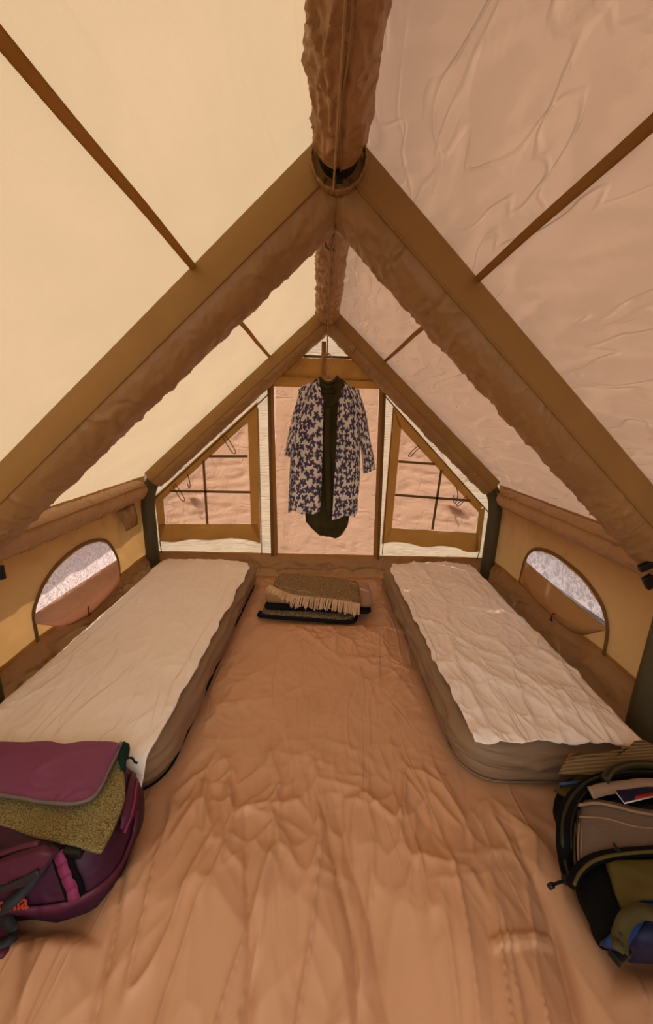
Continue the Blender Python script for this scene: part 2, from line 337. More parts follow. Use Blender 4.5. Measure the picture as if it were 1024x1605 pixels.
def tube(path, r, n=8, rf=None, caps=True):
    P = [Vector(p) for p in path]; m = len(P); V = []; F = []
    ref = Vector((0, 0, 1)); T0 = (P[1]-P[0]).normalized()
    if abs(T0.z) > .9: ref = Vector((0, 1, 0))
    N = (ref-T0*ref.dot(T0)).normalized()
    for i, p in enumerate(P):
        T = (P[min(i+1, m-1)]-P[max(i-1, 0)]).normalized(); N = (N-T*N.dot(T)).normalized(); B = T.cross(N)
        rr = r if rf is None else rf(i/(m-1))*r
        for k in range(n):
            a = 2*PI*k/n; V.append(p+N*(rr*math.cos(a))+B*(rr*math.sin(a)))
    for i in range(m-1):
        for k in range(n): F.append((i*n+k, i*n+(k+1) % n, (i+1)*n+(k+1) % n, (i+1)*n+k))
    if caps: F.append(tuple(range(n-1, -1, -1))); F.append(tuple((m-1)*n+k for k in range(n)))
    return [v[:] for v in V], F
def ribbon(path, nrm, width, t=.003):        # webbing: path points, one normal or one per point
    P = [Vector(p) for p in path]; m = len(P); V = []; F = []
    for i, p in enumerate(P):
        T = (P[min(i+1, m-1)]-P[max(i-1, 0)]).normalized(); N = Vector(nrm[i] if isinstance(nrm, list) else nrm)
        N = (N-T*N.dot(T)).normalized(); S = T.cross(N); w = width[i] if isinstance(width, list) else width
        V += [p-S*w/2, p+S*w/2, p+S*w/2+N*t, p-S*w/2+N*t]
    for i in range(m-1):
        a = 4*i; b = a+4
        for k in range(4): F.append((a+k, a+(k+1) % 4, b+(k+1) % 4, b+k))
    F += [(3, 2, 1, 0), (4*m-4, 4*m-3, 4*m-2, 4*m-1)]
    return [v[:] for v in V], F
def box(c, s, rot=None, bev=.15):
    bm = bmesh.new(); bmesh.ops.create_cube(bm, size=1)
    for v in bm.verts: v.co = Vector((v.co.x*s[0], v.co.y*s[1], v.co.z*s[2]))
    bmesh.ops.bevel(bm, geom=bm.edges[:], offset=min(s)*bev, segments=2, affect='EDGES', profile=.7)
    Mx = Matrix.Translation(c) @ (rot.to_matrix().to_4x4() if rot is not None else Matrix())
    bm.verts.index_update(); out = ([(Mx @ v.co)[:] for v in bm.verts], [tuple(v.index for v in f.verts) for f in bm.faces]); bm.free(); return out
def pad(outline, t, nrm, levels=((1, 0), (1.0, .5), (.97, .85), (.9, 1), (.6, 1.1), (.3, 1.12)), n=None, disp=None):   # cushion raised over an outline
    P = [Vector(p) for p in outline]; c = sum(P, Vector())/len(P); N = Vector(nrm).normalized(); V = []; F = []; m = len(P)
    for s, h in levels:
        for p in P: V.append(c+(p-c)*s+N*(t*h))
    for i in range(len(levels)-1):
        for k in range(m): F.append((i*m+k, i*m+(k+1) % m, (i+1)*m+(k+1) % m, (i+1)*m+k))
    V.append(c+N*(t*levels[-1][1])); q = len(V)-1; b = (len(levels)-1)*m
    for k in range(m): F.append((b+k, b+(k+1) % m, q))
    F.append(tuple(range(m-1, -1, -1)))
    V = [v[:] for v in V]
    if disp:
        V = np.array(V); V = V+np.array(N)[None]*disp(V[:, 0], V[:, 1], V[:, 2])[:, None]
    return V, F
def rrect(cs, rad, n=10, per=14):            # rounded quad outline: cs = 4 corners (x,y) CCW, radius, points
    out = []; m = 4
    for k in range(4):
        a, b, c = Vector(cs[k-1]), Vector(cs[k]), Vector(cs[(k+1) % 4]); r = rad[k] if isinstance(rad, (list, tuple)) else rad
        p = b+(a-b).normalized()*r; q = b+(c-b).normalized()*r
        for i in range(n+1):
            t = i/n; out.append(p*(1-t)**2+b*2*t*(1-t)+q*t*t)
        nx = Vector(cs[(k+2) % 4]); r2 = rad[(k+1) % 4] if isinstance(rad, (list, tuple)) else rad
        e = c+(b-c).normalized()*r2
        for i in range(1, per): out.append(q.lerp(e, i/per))
    return out
def loft(outline, profile, disp=None, dz=None, top=8):   # outline (x,y) list; profile [(inset, z)...]; closed on top
    P = np.array([[p[0], p[1]] for p in outline]); m = len(P); c = P.mean(0)
    T = np.roll(P, -1, 0)-np.roll(P, 1, 0); N = np.stack([T[:, 1], -T[:, 0]], 1); N /= np.linalg.norm(N, axis=1)[:, None]
    rings = []; s = np.cumsum(np.r_[0, np.linalg.norm(np.diff(P, axis=0), axis=1)])
    for ins, z in profile:
        R = P-N*ins; d = disp(s, z, P) if disp else 0
        R = R+N*np.reshape(d, (-1, 1)) if disp is not None else R
        rings.append(np.c_[R, np.full(m, z)])
    last = rings[-1]; zt = profile[-1][1]
    for k in range(1, top+1):
        f = 1-k/(top+.0); R = c+(last[:, :2]-c)*max(f, .001); rings.append(np.c_[R, np.full(m, zt)])
    A = np.array(rings)
    if dz is not None: A[:, :, 2] += dz(A[:, :, 0], A[:, :, 1], A[:, :, 2])
    F = []
    K = len(rings)
    for i in range(K-1):
        for k in range(m): F.append((i*m+k, i*m+(k+1) % m, (i+1)*m+(k+1) % m, (i+1)*m+k))
    F.append(tuple(range(m-1, -1, -1)))
    return A.reshape(-1, 3), F
def bvh(*vfs):
    V, F = join(*vfs); return BVHTree.FromPolygons([tuple(v) for v in V], F)
def hit(b, px, py, off=.004):
    d = ray(px, py); h = b.ray_cast(CAM, d)
    if h[0] is None:
        h = b.find_nearest(CAM+d*1.6)
    n = h[1]
    if n.dot(d) > 0: n = -n
    return h[0]+n*off, n
def hits(b, pts, off=.004, sm=6):
    sp = smooth_path([(x, y, 0) for x, y in pts], sm) if len(pts) > 2 else [Vector((pts[0][0]+(pts[1][0]-pts[0][0])*k/sm, pts[0][1]+(pts[1][1]-pts[0][1])*k/sm, 0)) for k in range(sm+1)]
    h = [hit(b, p.x, p.y, off) for p in sp]; P = [a for a, _ in h]; N = [a for _, a in h]
    N2 = [(N[max(i-1, 0)]+N[i]+N[min(i+1, len(N)-1)]).normalized() for i in range(len(N))]
    P2 = [P[0]]+[(P[i-1]+P[i]*2+P[i+1])/4 for i in range(1, len(P)-1)]+[P[-1]]
    return P2, N2

# ================================================================== SETTING
# floor: crumpled groundsheet
BEDS_ON = []
def floor_z(x, y):
    wx = x+.10*fbm(x*1.5, y*1.5, 2, 3)
    near = 1-sst(.85, 1.30, y)
    ang = wx*(1.9/(y+1.2))*2.0
    folds = .11*near*(np.abs(pn(ang*1.15+2.2+.3*y, y*.35, 11))**.75+.45*np.abs(pn(ang*2.6-.4*y, y*.6, 14))**.7*(.5+pn(ang, y, 15))-.15)-.030*near*np.exp(-np.abs(pn(ang*1.5+.5*y, y*.4, 17))*14)+.016*near*rdg(ang*3.2-.6*y, y*.7, 18, 5, .4)
    mid = np.exp(-((y-1.12+.08*pn(x*2, y, 16))/.22)**2)
    crum = .034*mid*crumple(x*6, y*3.4, 21, .35)*(.6+.8*np.abs(pn(x*1.4, y*1.4, 22)))
    far = sst(1.0, 1.5, y)
    mk = .35+1.0*sst(-.25, .5, pn(x*1.7, y*1.4, 32))
    cre = far*mk*(.015*crumple(x*3.2+y*.9, y*2.2-x*.7, 31, .3)+.008*crumple(x*7-y*2, y*6+x, 33, .3))+.004*far*pn(x*5, y*4, 35)
    gen = .009*crumple(x*4, y*2.0, 41)*(1-mid)*(1-far)+.008*pn(x*3, y*2.2, 43)
    z = folds+crum+cre+gen
    for cx, cy_, rx, ry in ((1.0, 2.2, .42, 1.05), (-1.03, 2.2, .42, 1.05), (-1.1, .98, .40, .20), (1.15, .98, .32, .28), (0, 2.85, .48, .32)):
        d = np.sqrt(((x-cx)/rx)**2+((y-cy_)/ry)**2) if False else np.maximum(np.abs(x-cx)/rx, np.abs(y-cy_)/ry)
        z = z*sst(.85, 1.25, d)-.012*(1-sst(.8, 1.1, d))
    a_ = at(768, 1495, 2, .04); b_ = at(872, 1463, 2, .04); e_ = (b_-a_).xy.normalized()      # pressed-in fold of doubled sheeting
    al = (x-a_.x)*e_.x+(y-a_.y)*e_.y; pe_ = np.abs((x-a_.x)*e_.y-(y-a_.y)*e_.x); ln = (b_-a_).xy.length
    z = z+.012*(1-sst(.011, .019, pe_))*sst(-.004, .004, al)*(1-sst(ln-.004, ln+.004, al))
    edge = np.minimum(XW-np.abs(x), YB-y)
    return z*sst(0, .15, edge)
struct(obj('floor', sheet(lambda U, V: (lambda x, y: (x, y, floor_z(x, y)))((U*2-1)*XW, YF+(V**1.25)*(YB-YF)), 520, 520), M_floor))

# ceiling: two cotton roof slopes with flysheet eaves
def roofpt(sgn, s, y, d=0): return (sgn*(.7456*s+.6664*(.10+d)), y, H-.6664*s+.7456*(.10+d))
for sgn in (-1, 1):
    mt = M_roofL if sgn < 0 else M_roofR
    amp = .5 if sgn < 0 else 1.0
    def fn(U, V, sgn=sgn, amp=amp):
        s = -.0894+U*(2.146+.0894+.345); y = YF-.05+V*(YB-YF+.10)
        d = amp*(.004*rdg(s*3, y*1.6+s, 51, 4, .5)+.006*pn(s*2, y*1.5, 53)+.003*rdg(s*7+y*2, y*3, 55, 4, .4))
        knee = np.exp(-(((s-2.0)/.35)**2+((y-3.0)/.5)**2)); d = d+amp*.010*knee*rdg(s*2+y*7, y*2-s*8, 57, 2, .3)
        ky = np.exp(-(((s-2.0)/.5)**2+((y-1.7)/.35)**2)); d = d+amp*.010*ky*rdg(s*3+y*9, y*2-s*5, 58, 2, .3)
        d = d*sst(-.06, .05, s)
        edge = sst(2.25, 2.54, s)*.02*pn(y*5, y*0, 59)
        x, yy, z = roofpt(sgn, s, y, d); return x, yy+0*x, z+edge
    o = struct(obj('ceiling', sheet(fn, 190, 260), mt), 'sunlit cream cotton roof slope on the left' if sgn < 0 else 'pinkish creased cotton roof slope on the right')
    # seam tape half way down
    sv = .562 if sgn < 0 else .573
    st = sheet(lambda U, V: roofpt(sgn, sv+(U-.5)*.024+.004*pn(V*9, V*0, 61), YF+V*(YB-YF), -.007), 4, 80)
    obj('seam_tape', solid(st, .002), M_seam, o)
# side walls
WIN = {-1: [(55,965),(58,945),(68,918),(86,893),(110,870),(135,855),(155,849),(168,853),(178,864),(183,875),(184,882),(187,908),(183,925),(150,948),(110,972),(75,1000),(62,1012)],
       1: [(824,884),(828,870),(836,864),(850,865),(868,872),(890,887),(912,907),(930,930),(943,953),(949,975),(950,990),(948,1010),(945,1028),(905,1000),(860,958),(830,928),(817,912)]}
def convex(pts):
    pts = sorted(map(tuple, pts))
    def half(ps):
        h = []
        for p in ps:
            while len(h) > 1 and (h[-1][0]-h[-2][0])*(p[1]-h[-2][1])-(h[-1][1]-h[-2][1])*(p[0]-h[-2][0]) <= 0: h.pop()
            h.append(p)
        return h
    return half(pts)[:-1]+half(pts[::-1])[:-1]
for sgn in (-1, 1):
    side = 'left' if sgn < 0 else 'right'
    def S(px, py, sgn=sgn): p = at(px, py, 0, sgn*XW); return (p.y, p.z)
    def lift(a, b, d, sgn=sgn): return (sgn*(XW-d), a, b)
    hole = convex([S(*q) for q in WIN[sgn][:11 if sgn < 0 else 10]])
    full = convex([S(*q) for q in WIN[sgn][:11 if sgn < 0 else 10]+([(184,905),(144,949),(103,970),(64,970)] if sgn < 0 else [(948,984),(905,980),(857,946),(820,908)])])
    def dsp(a, b): return .012*rdg(a*2+b*3, b*1.5-a*2.5, 65, 3, .4)*sst(.2, .35, b)+.008*pn(a*3, b*3, 66)
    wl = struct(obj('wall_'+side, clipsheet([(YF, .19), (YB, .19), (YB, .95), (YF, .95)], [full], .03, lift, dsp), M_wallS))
    # groundsheet upstand under the wall
    def tub(U, V, sgn=sgn):
        y = YF+U*(YB-YF); z = V*.215; o = .05*np.sin(V*PI*.9)*(1+.5*pn(y*2.5, V*1.5, 67))
        d = o*.9+.03*rdg(y*4+V*2, V*1.6-y, 68, 2.6, .5)*np.sin(V*PI)
        return sgn*(XW-d*.8-.05*(1-V)), y, z
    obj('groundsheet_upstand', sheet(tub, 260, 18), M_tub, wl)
    obj('hem_band', sheet(lambda U, V: (sgn*(XW-.012-.004*np.sin(U*60)), YF+U*(YB-YF), .205+V*.028+.004*pn(U*20, U*0, 69)), 160, 4), M_band, wl)
    # window
    w = struct(obj('window_1' if sgn < 0 else 'window_2', clipsheet(hole, [], .03, lift, lambda a, b: .004*pn(a*8, b*8, 70)-.004), M_netL if sgn < 0 else M_netR), ('sunlit' if sgn < 0 else 'crinkled')+' half-open arched window in the '+side+' wall')
    pth = [at(x, y, 0, sgn*(XW-.012)) for x, y in ([(62,1022),(56,990),(52,962),(57,942),(68,915),(86,889),(110,866),(135,851),(155,846),(169,850),(180,866),(186,883),(187,905),(184,926)] if sgn < 0 else
          [(815,913),(819,893),(824,876),(834,863),(850,861),(870,869),(893,885),(915,905),(933,928),(946,952),(952,975),(953,992),(950,1012),(946,1032)])]
    obj('zip_tape', ribbon(smooth_path(pth, 6), (-sgn, 0, 0), .024, .004), M_bandd, w, smooth=False)
    # fallen flap, bulging into the tent
    if sgn < 0: top = [(53,963),(95,934),(140,905),(183,877)]; bot = [(56,978),(103,980),(147,959),(189,914)]
    else: top = [(825,880),(868,917),(910,950),(949,981)]; bot = [(814,912),(855,955),(903,992),(951,988)]
    tp = smooth_path([at(x, y, 0, sgn*(XW-.02)) for x, y in top], 12); bp = smooth_path([at(x, y, 0, sgn*(XW-.03)) for x, y in bot], 12); n = len(tp)
    def flap(U, V, tp=tp, bp=bp, n=n, sgn=sgn):
        i = np.clip((U*(n-1)).round().astype(int), 0, n-1); A = np.array([p[:] for p in tp]); B = np.array([p[:] for p in bp])
        Q = A[i]*(1-V[..., None])+B[i]*V[..., None]; bul = .055*np.sin(V*PI)**.7*np.sin(U*PI)**.5+.006*rdg(U*3+V*2, V*3, 71, 3, .4)
        return Q[..., 0]-sgn*bul, Q[..., 1], Q[..., 2]-.01*np.sin(V*PI)
    obj('window_flap', solid(sheet(flap, n, 16), .002), M_pane if sgn < 0 else M_wallS, w)
    tg = [(138,950),(139,958),(140,963)] if sgn < 0 else [(870,962),(866,963),(864,972)]
    tpz = [at(x, y, 0, sgn*(XW-.10)) for x, y in tg]
    obj('toggle_loop', join(tube(smooth_path(tpz, 4), .003, 6), tube([tpz[-1]+Vector((0, -.012, 0)), tpz[-1]+Vector((0, .012, 0))], .005, 8)), M_black, w)
    if sgn < 0:
        q = [at(x, y, 0, -XW+.03+i*.0) for i, (x, y) in enumerate([(181,803),(206,788),(217,822),(195,833)])]
        obj('cloth_tab', solid(sheet(lambda U, V: tuple(q[0][k]*(1-U)*(1-V)+q[1][k]*U*(1-V)+q[2][k]*U*V+q[3][k]*(1-U)*V+(.02*np.sin(V*2.5+U) if k == 0 else 0) for k in range(3)), 8, 8), .003), M_sleeve, wl)
# back wall
def B(px, py): p = at(px, py, 1, YB); return (p.x, p.z)
def liftB(a, b, d): return (a, YB-d, b)
winL_out = [(404,628),(408,848),(252,848),(243,778)]
winR_out = [(616,637),(753,788),(759,795),(749,860),(598,852)]
door_in = [(432,606),(594,608),(585,876),(431,872)]
gable = [(-XW, .2), (XW, .2), (XW, .965), (0.02, H+.145), (-0.02, H+.145), (-XW, .965)]
hL = [B(389,662),B(394,820),B(259,822),B(256,783)]; hR = [B(629,670),B(749,800),B(745,834),B(614,827)]; hD = [B(*q) for q in door_in]
def dB(a, b): return .006*rdg(a*3, b*9, 75, 3, .4)+.006*pn(a*4, b*6, 76)
wb = struct(obj('wall_back', clipsheet(gable, [hL, hR, hD], .035, liftB, dB), M_wallB))
def tubB(U, V):
    x = (U*2-1)*XW; z = V*.215; d = .04*np.sin(V*PI*.9)*(1+.6*pn(x*3, V*2, 77))+.03*rdg(x*4+V, V*2, 78, 2.2, .5)*np.sin(V*PI)+.05*(1-V)
    return x, YB-d, z
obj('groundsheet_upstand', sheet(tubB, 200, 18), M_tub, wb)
obj('hem_band', sheet(lambda U, V: ((U*2-1)*XW, YB-.012-.003*np.sin(U*40), .195+V*.03), 120, 4), M_band, wb)
def emask(poly, w=.06):
    P = [Vector(p) for p in convex(poly)]
    def m(a, b):
        d = np.full(np.shape(a), 9.)
        for k in range(len(P)):
            p, q = P[k], P[(k+1) % len(P)]; e = (q-p).normalized(); d = np.minimum(d, np.abs((a-p.x)*e.y-(b-p.y)*e.x))
        return sst(0, w, d)
    return m
def bandB(name, px, parent, mat, off=.012, wid=None):
    P = [B(*q) for q in px]; return obj(name, clipsheet(convex(P), [], .04, lambda a, b, d: (a, YB-off-d, b), lambda a, b: .004*rdg(a*12, b*4, 79, 2, .4)), mat, parent)
def stripB(name, px, w, parent, mat, off=.016):
    P = [Vector((B(*q)[0], YB-off, B(*q)[1])) for q in px]; return obj(name, ribbon(P, (0, -1, 0), w, .004), mat, parent, smooth=False)
for k, (hole, nm) in enumerate(((hL, 'window_3'), (hR, 'window_4'))):
    em = emask(hole)
    def dw(a, b, k=k, em=em): return em(a, b)*(.018*rdg(a*1.2+b*.5, b*7+a*(1.2 if k else -1.2), 80+k, 2.2, .35)+.004*pn(a*9, b*9, 82))
    w = struct(obj(nm, clipsheet(convex(hole), [], .02, lambda a, b, d: (a, YB-d, b), dw), M_pane), 'triangular cloth window left of the back door' if k == 0 else 'triangular cloth window right of the back door')
    if k == 0:
        bandB('window_frame', [(404,630),(389,662),(256,783),(243,778),(300,730)], w, M_band)
        bandB('window_frame', [(389,660),(404,630),(409,850),(394,822)], w, M_band)
        bandB('window_frame', [(243,778),(257,783),(260,823),(252,848)], w, M_band)
        bot = [(249,821),(252,848),(275,849),(300,845),(330,846),(360,843),(385,845),(409,851),(404,821)]
        mull = [[(268,769),(393,771)], [(329,715),(389,715)], [(320,722),(326,821)]]
        loops = [[(352,680),(362,692),(371,708),(366,709),(356,694),(350,683)], [(276,757),(284,768),(292,782),(287,783),(279,771),(273,760)], [(296,742),(300,757),(299,765),(296,757)]]
        cords = [[(341,672),(313,714)], [(283,724),(291,735)]]
    else:
        bandB('window_frame', [(616,637),(629,650),(757,792),(749,802),(625,668)], w, M_band)
        bandB('window_frame', [(616,637),(629,668),(614,828),(598,852)], w, M_band)
        bandB('window_frame', [(750,798),(760,795),(752,864),(743,862)], w, M_band)
        bot = [(612,827),(598,852),(615,849),(640,851),(665,857),(690,855),(715,858),(730,864),(749,865),(748,835)]
        mull = [[(624,723),(681,727)], [(619,775),(737,784)], [(691,736),(677,829)]]
        loops = [[(655,698),(645,706),(639,714),(644,714),(650,707),(657,701)], [(731,776),(722,783),(713,791),(718,791),(726,784),(733,779)], [(713,760),(716,775),(711,789),(709,775)]]
        cords = [[(675,681),(694,722)], [(727,739),(719,750)]]
    yv = lambda q, off=.014: Vector((B(*q)[0], YB-off, B(*q)[1]))
    def lowband(U, V, bot=bot, k=k):
        n = len(bot)//2; top2 = (bot[0], bot[-1]); lo = smooth_path([yv(q) for q in bot[1:-1]], 6); A = np.array([p[:] for p in lo])
        i = np.clip((U*(len(A)-1)).round().astype(int), 0, len(A)-1); a = yv(top2[0]); b = yv(top2[1])
        T = np.array(a)[None, None]*(1-U[..., None])+np.array(b)[None, None]*U[..., None]; Q = T*(1-V[..., None])+A[i]*V[..., None]
        return Q[..., 0], Q[..., 1]-.012*np.sin(V*3)-.006*pn(U*9, V*2, 83), Q[..., 2]
    obj('window_lower_band', sheet(lowband, 43, 8), M_band, w)  # brown band with a wavy lower edge along the window foot
    for mm in mull: stripB('mullion', mm, .022, w, M_bandd, .018)
    for lp in loops: obj('tie_loop', tube(smooth_path([yv(q, .035) for q in lp], 4), .004, 6), M_bandd, w)
    for c in cords: obj('guy_cord', tube([yv(q, -.03) for q in c], .004, 6), M_cord, w)
    # a small stuff sack hanging outside, added to cast its shadow on the cloth
    sh = [(293,777),(298,774),(306,777),(311,783),(312,790),(305,791),(298,787)] if k == 0 else [(699,787),(706,789),(717,795),(727,800),(727,807),(720,806),(708,800),(700,795)]
    sh2 = [(304,790),(309,795),(304,799),(307,803)] if k == 0 else [(706,795),(708,806),(711,817)]
    obj('hanging_sack', join(solid(clipsheet(convex([(yv(q).x, yv(q).z) for q in sh]), [], .03, lambda a, b, d: (a, YB+.03, b)), .012), tube([yv(q, -.03) for q in sh2], .008, 6)), M_bandd, w)
# door
dr = struct(obj('door_1', clipsheet(convex(hD), [], .03, lambda a, b, d: (a, YB-d, b), lambda a, b: sst(0, .09, a+.425)*sst(0, .09, .425-a)*sst(0, .1, 1.56-b)*sst(0, .06, b-.2)*(.035*rdg(a*3.4+b*.6, b*.8, 85, 2.4, .3)*sst(.3, 1.0, b)+.018*rdg(a*6+b*2, b*5, 86, 4, .6)*(1-sst(.4, .9, b))+.010*pn(a*5, b*2, 87))), M_pane), 'central zipped cloth back door')
for px, w_, m_ in (([(424,590),(432,873)], .055, M_band), ([(600,592),(589,877)], .055, M_band), ([(422,590),(428,874)], .028, M_bandd), ([(603,592),(592,878)], .028, M_bandd)):
    stripB('zip_tape', px, w_, dr, m_, .018 if w_ > .04 else .026)
bandB('door_top_band', [(420,589),(604,598),(600,610),(424,606)], dr, M_band, .022)
for i, px in enumerate(([(405,640),(417,628),(428,870),(411,868)], [(604,625),(615,640),(599,868),(595,868)])): pass
stripB('seam_tape', [(440,588),(604,598)], .02, dr, M_bandd, .034)
def val(U, V):
    a = np.array(B(437,561)); b = np.array(B(592,566)); c = np.array(B(418,590)); d = np.array(B(606,599))
    P = (a[None, None]*(1-U[..., None])+b[None, None]*U[..., None])*(1-V[..., None])+(c[None, None]*(1-U[..., None])+d[None, None]*U[..., None])*V[..., None]
    return P[..., 0], YB-.05-.018*np.sin(V*PI)-.020*pn(U*20+1.5*V, V*1.0, 88), P[..., 1]
obj('gathered_valance', sheet(val, 120, 12), M_band, dr)
stripB('hanging_tab', [(508,538),(507,590)], .038, dr, M_band, .078)
stripB('seam_tape', [(470,560),(566,563)], .02, dr, M_bandd, .06)
for pxs in ([(405,640),(411,868)], [(616,640),(599,868)], [(252,846),(256,872)], [(751,862),(744,882)]): stripB('seam_tape', pxs, .008, wb, M_bandd, .02)
for pxs in ([(425,615),(243,782)], [(604,622),(768,806)]): stripB('seam_tape', pxs, .010, wb, M_bandd, .016)
# pleated bright strips beside the door
for i, (a, b, c, d) in enumerate((((404,640),(418,628),(422,866),(409,866)), ((605,622),(616,640),(599,868),(594,868)))):
    A, Bq, C, D = [np.array([B(*q)[0], B(*q)[1]]) for q in (a, b, c, d)]
    def st(U, V, A=A, Bq=Bq, C=C, D=D):
        P = (A*(1-U[..., None])+Bq*U[..., None])*(1-V[..., None])+(D*(1-U[..., None])+C*U[..., None])*V[..., None]
        return P[..., 0], YB-.012-.008*rdg(U*.8, V*34, 89, 2, .25), P[..., 1]
# front wall behind the viewpoint, its open doorway widened to brighten the inside
fr = struct(obj('wall_front', clipsheet(gable, [[(-1.0, .22), (1.0, .22), (1.0, 1.55), (.55, 1.95), (-.55, 1.95), (-1.0, 1.55)]], .08, lambda a, b, d: (a, YF+d, b)), M_wallB))
# ground outside
struct(obj('ground', sheet(lambda U, V: ((U-.5)*30, (V-.5)*30+2, -.03+.03*pn(U*60, V*60, 90)-.02), 90, 90), cloth('dry_ground', (.07,.055,.05), 0, .95, .1, (20,.6), (60,.8), .45, mscale=30)))

# ================================================================== AIR BEAMS
PROF = [(-.085,-.098),(-.104,-.04),(-.108,.012),(-.098,.055),(-.066,.088),(0,.104),(.066,.088),(.098,.055),(.106,.0),(.085,-.098)]
def sweep_leg(y0, sgn, s0, s1, nseg, seed, lower=True, scale=1.0, amp=1.0):
    pr = smooth_path([(a, b, 0) for a, b in PROF], 5); pr = [(p.x*scale, p.y*scale) for p in pr]
    cut = 10                                  # seam index
    pr = pr[cut:] if lower else pr[:cut+1]
    Pn = np.array(pr); m = len(pr)
    s = np.linspace(s0, s1, nseg)
    V = np.zeros((nseg, m, 3)); 
    for j in range(m):
        q = j/(m-1); bell = math.sin(PI*min(q*1.15, 1)) if lower else math.sin(PI*q)
        ang = q*2.6
        w = amp*((.009*rdg(s*5.5-ang*1.2, s*2.2+ang*.9, seed, 2.0, .35)+.010*rdg(s*11-ang*1.6, s*1.5+ang*1.3, seed+1, 2.2, .4)+.013*crumple(s*5.5-ang*2.4, ang*.9+s*1.2, seed+4, .45)-.011) if lower else .004*pn(s*3, s*0+q, seed+2))*bell
        a = Pn[j, 0]*(1+w*6); n = Pn[j, 1]*(1+0*w)+w*.8
        if lower: n = n-.006*np.abs(pn(s*2.2, s*0, seed+3))
        V[:, j, 0] = sgn*(.7456*s-.6664*n); V[:, j, 1] = y0+a; V[:, j, 2] = H-.6664*s-.7456*n
    return V.reshape(-1, 3), grid_faces(nseg, m).tolist()
def arch(name, y0, label, s_end, seed, scale=1.0):
    t = thing(name, label, 'tent pole', (0, y0, 0), 'inflatable arch beams of the tent')
    kn = 2.146
    for sgn in (-1, 1):
        obj('upper_sleeve', sweep_leg(y0, sgn, -.02, s_end, 90, seed+sgn, False, scale), M_sleeveU, t)
        obj('lower_sleeve', sweep_leg(y0, sgn, -.02, s_end, 330, seed+10+sgn, True, scale, .75 if sgn > 0 else .55), M_sleeve, t)
        sp = [roof_in(sgn, s, y0-.110*scale, .012*scale) for s in np.linspace(.06, s_end, 40)]
        obj('piping', tube(sp, .0045, 6), M_sleeveU, t)
        leg = smooth_path([(sgn*W*1.0, y0, 0.0), (sgn*(W-.002), y0, .25), (sgn*(W+.0), y0, .5), (sgn*(W-.004), y0, .73), (sgn*(W-.05), y0, .895), (sgn*(W-.16), y0, 1.01), (sgn*(W-.36), y0, 1.19)], 8)
        obj('air_tube', tube(leg, .072*scale, 24), M_tube, t)
        obj('end_cuff', tube([roof_in(sgn, s_end-.03, y0, .0), roof_in(sgn, s_end+.01, y0, .0)], .088*scale, 24, caps=False), M_sleeve, t)
    return t
def roof_in(sgn, s, y, n): return Vector((sgn*(.7456*s-.6664*n), y, H-.6664*s-.7456*n))
arch('inflatable_arch', YA, 'farther tan-sleeved inflatable arch framing the back wall', 2.04, 200, .82)
mid = arch('inflatable_arch', YM, 'nearer tan-sleeved inflatable arch crossing the middle of the tent', 2.06, 240, 1.0)
# elastic collar where the ridge beam meets the middle arch
cl = sheet(lambda U, V: (.088*np.sin(U*2*PI)*(1+.018*np.sin(U*190+V*3))+0*V, YM-.10-V*.035+.002*np.sin(U*90), H+.0+.094*np.cos(U*2*PI)*(1+.018*np.sin(U*190+V*3))), 120, 4, True)
obj('elastic_collar', solid(cl, .006), M_sleeve, mid)
for sgn in (-1, 1):
    a = at(518+sgn*10, 338, 1, YM+.135)
    obj('clip', box(a, (.034 if sgn < 0 else .022, .02, .026)), M_black, mid)
bk = at(1016, 886, 1, YM-.06); obj('buckle', join(box(bk, (.075, .02, .03), Matrix.Rotation(-.5, 3, 'Y').to_quaternion()), box(at(1018,912,1,YM-.06), (.04,.02,.06), Matrix.Rotation(-.6, 3, 'Y').to_quaternion())), M_black, mid)
bk = at(0, 897, 1, YM-.06); obj('buckle', box(bk, (.03, .02, .06)), M_black, mid)
# ridge beam in two bays
def ridge(y0, y1, r0, r1, seed, label):
    t = thing('ridge_beam', label, 'tent pole', (0, (y0+y1)/2, H-.1), 'ridge beams under the roof')
    def fn(U, V):
        y = y0+V*(y1-y0); a = U*2*PI; r = r0+(r1-r0)*V
        L = np.sin(a)                         # left side (x<0) is the crumpled one
        amp = np.where(L < 0, 1.0, .45)
        w = amp*(.014*rdg(a*.9+y*2, y*6+a*.6, seed, 1.6, .5)+.014*crumple(y*6+a*.8, a*1.2-y*2, seed+1, .4)-.012)*sst(0, .05, V)*sst(0, .05, 1-V)
        seam = -.006*np.exp(-((a-PI*1.0)/.09)**2)
        r = r*(1-.10*(1-sst(0, .04, V))-.10*(1-sst(0, .04, 1-V)))+w+seam
        return r*np.sin(a), y+0*a, H+.015+r*np.cos(a)
    pass
    u = sheet(fn, 96, int(150*(y1-y0)), True); obj('ridge_sleeve', u, M_ridge, t)
    obj('air_tube', tube([(0, y0-.02, H+.01), (0, y1+.12 if y1 < 3 else y1+.02, H+.01)], .062, 24), M_tube, t)
    obj('piping', tube([(.006*math.sin(k*.9), y0+.02+(y1-y0-.04)*k/30, H+.015-(r0+(r1-r0)*k/30)-.004) for k in range(31)], .003, 6), M_sleeve, t)
    return t
rb = ridge(YF+.02, 1.36, .078, .080, 300, 'crumpled tan ridge beam sleeve overhead, nearest the viewpoint')
obj('zip_clip', join(box(Vector((-.022, 1.375, H-.045)), (.05, .012, .02), Matrix.Rotation(.5, 3, 'Y').to_quaternion()), box(Vector((.004, 1.372, H-.066)), (.022, .014, .034)), box(Vector((.026, 1.372, H-.060)), (.006, .01, .02))), M_black, rb)
ridge(1.64, 3.30, .070, .085, 320, 'crumpled tan ridge beam sleeve between the two arches')
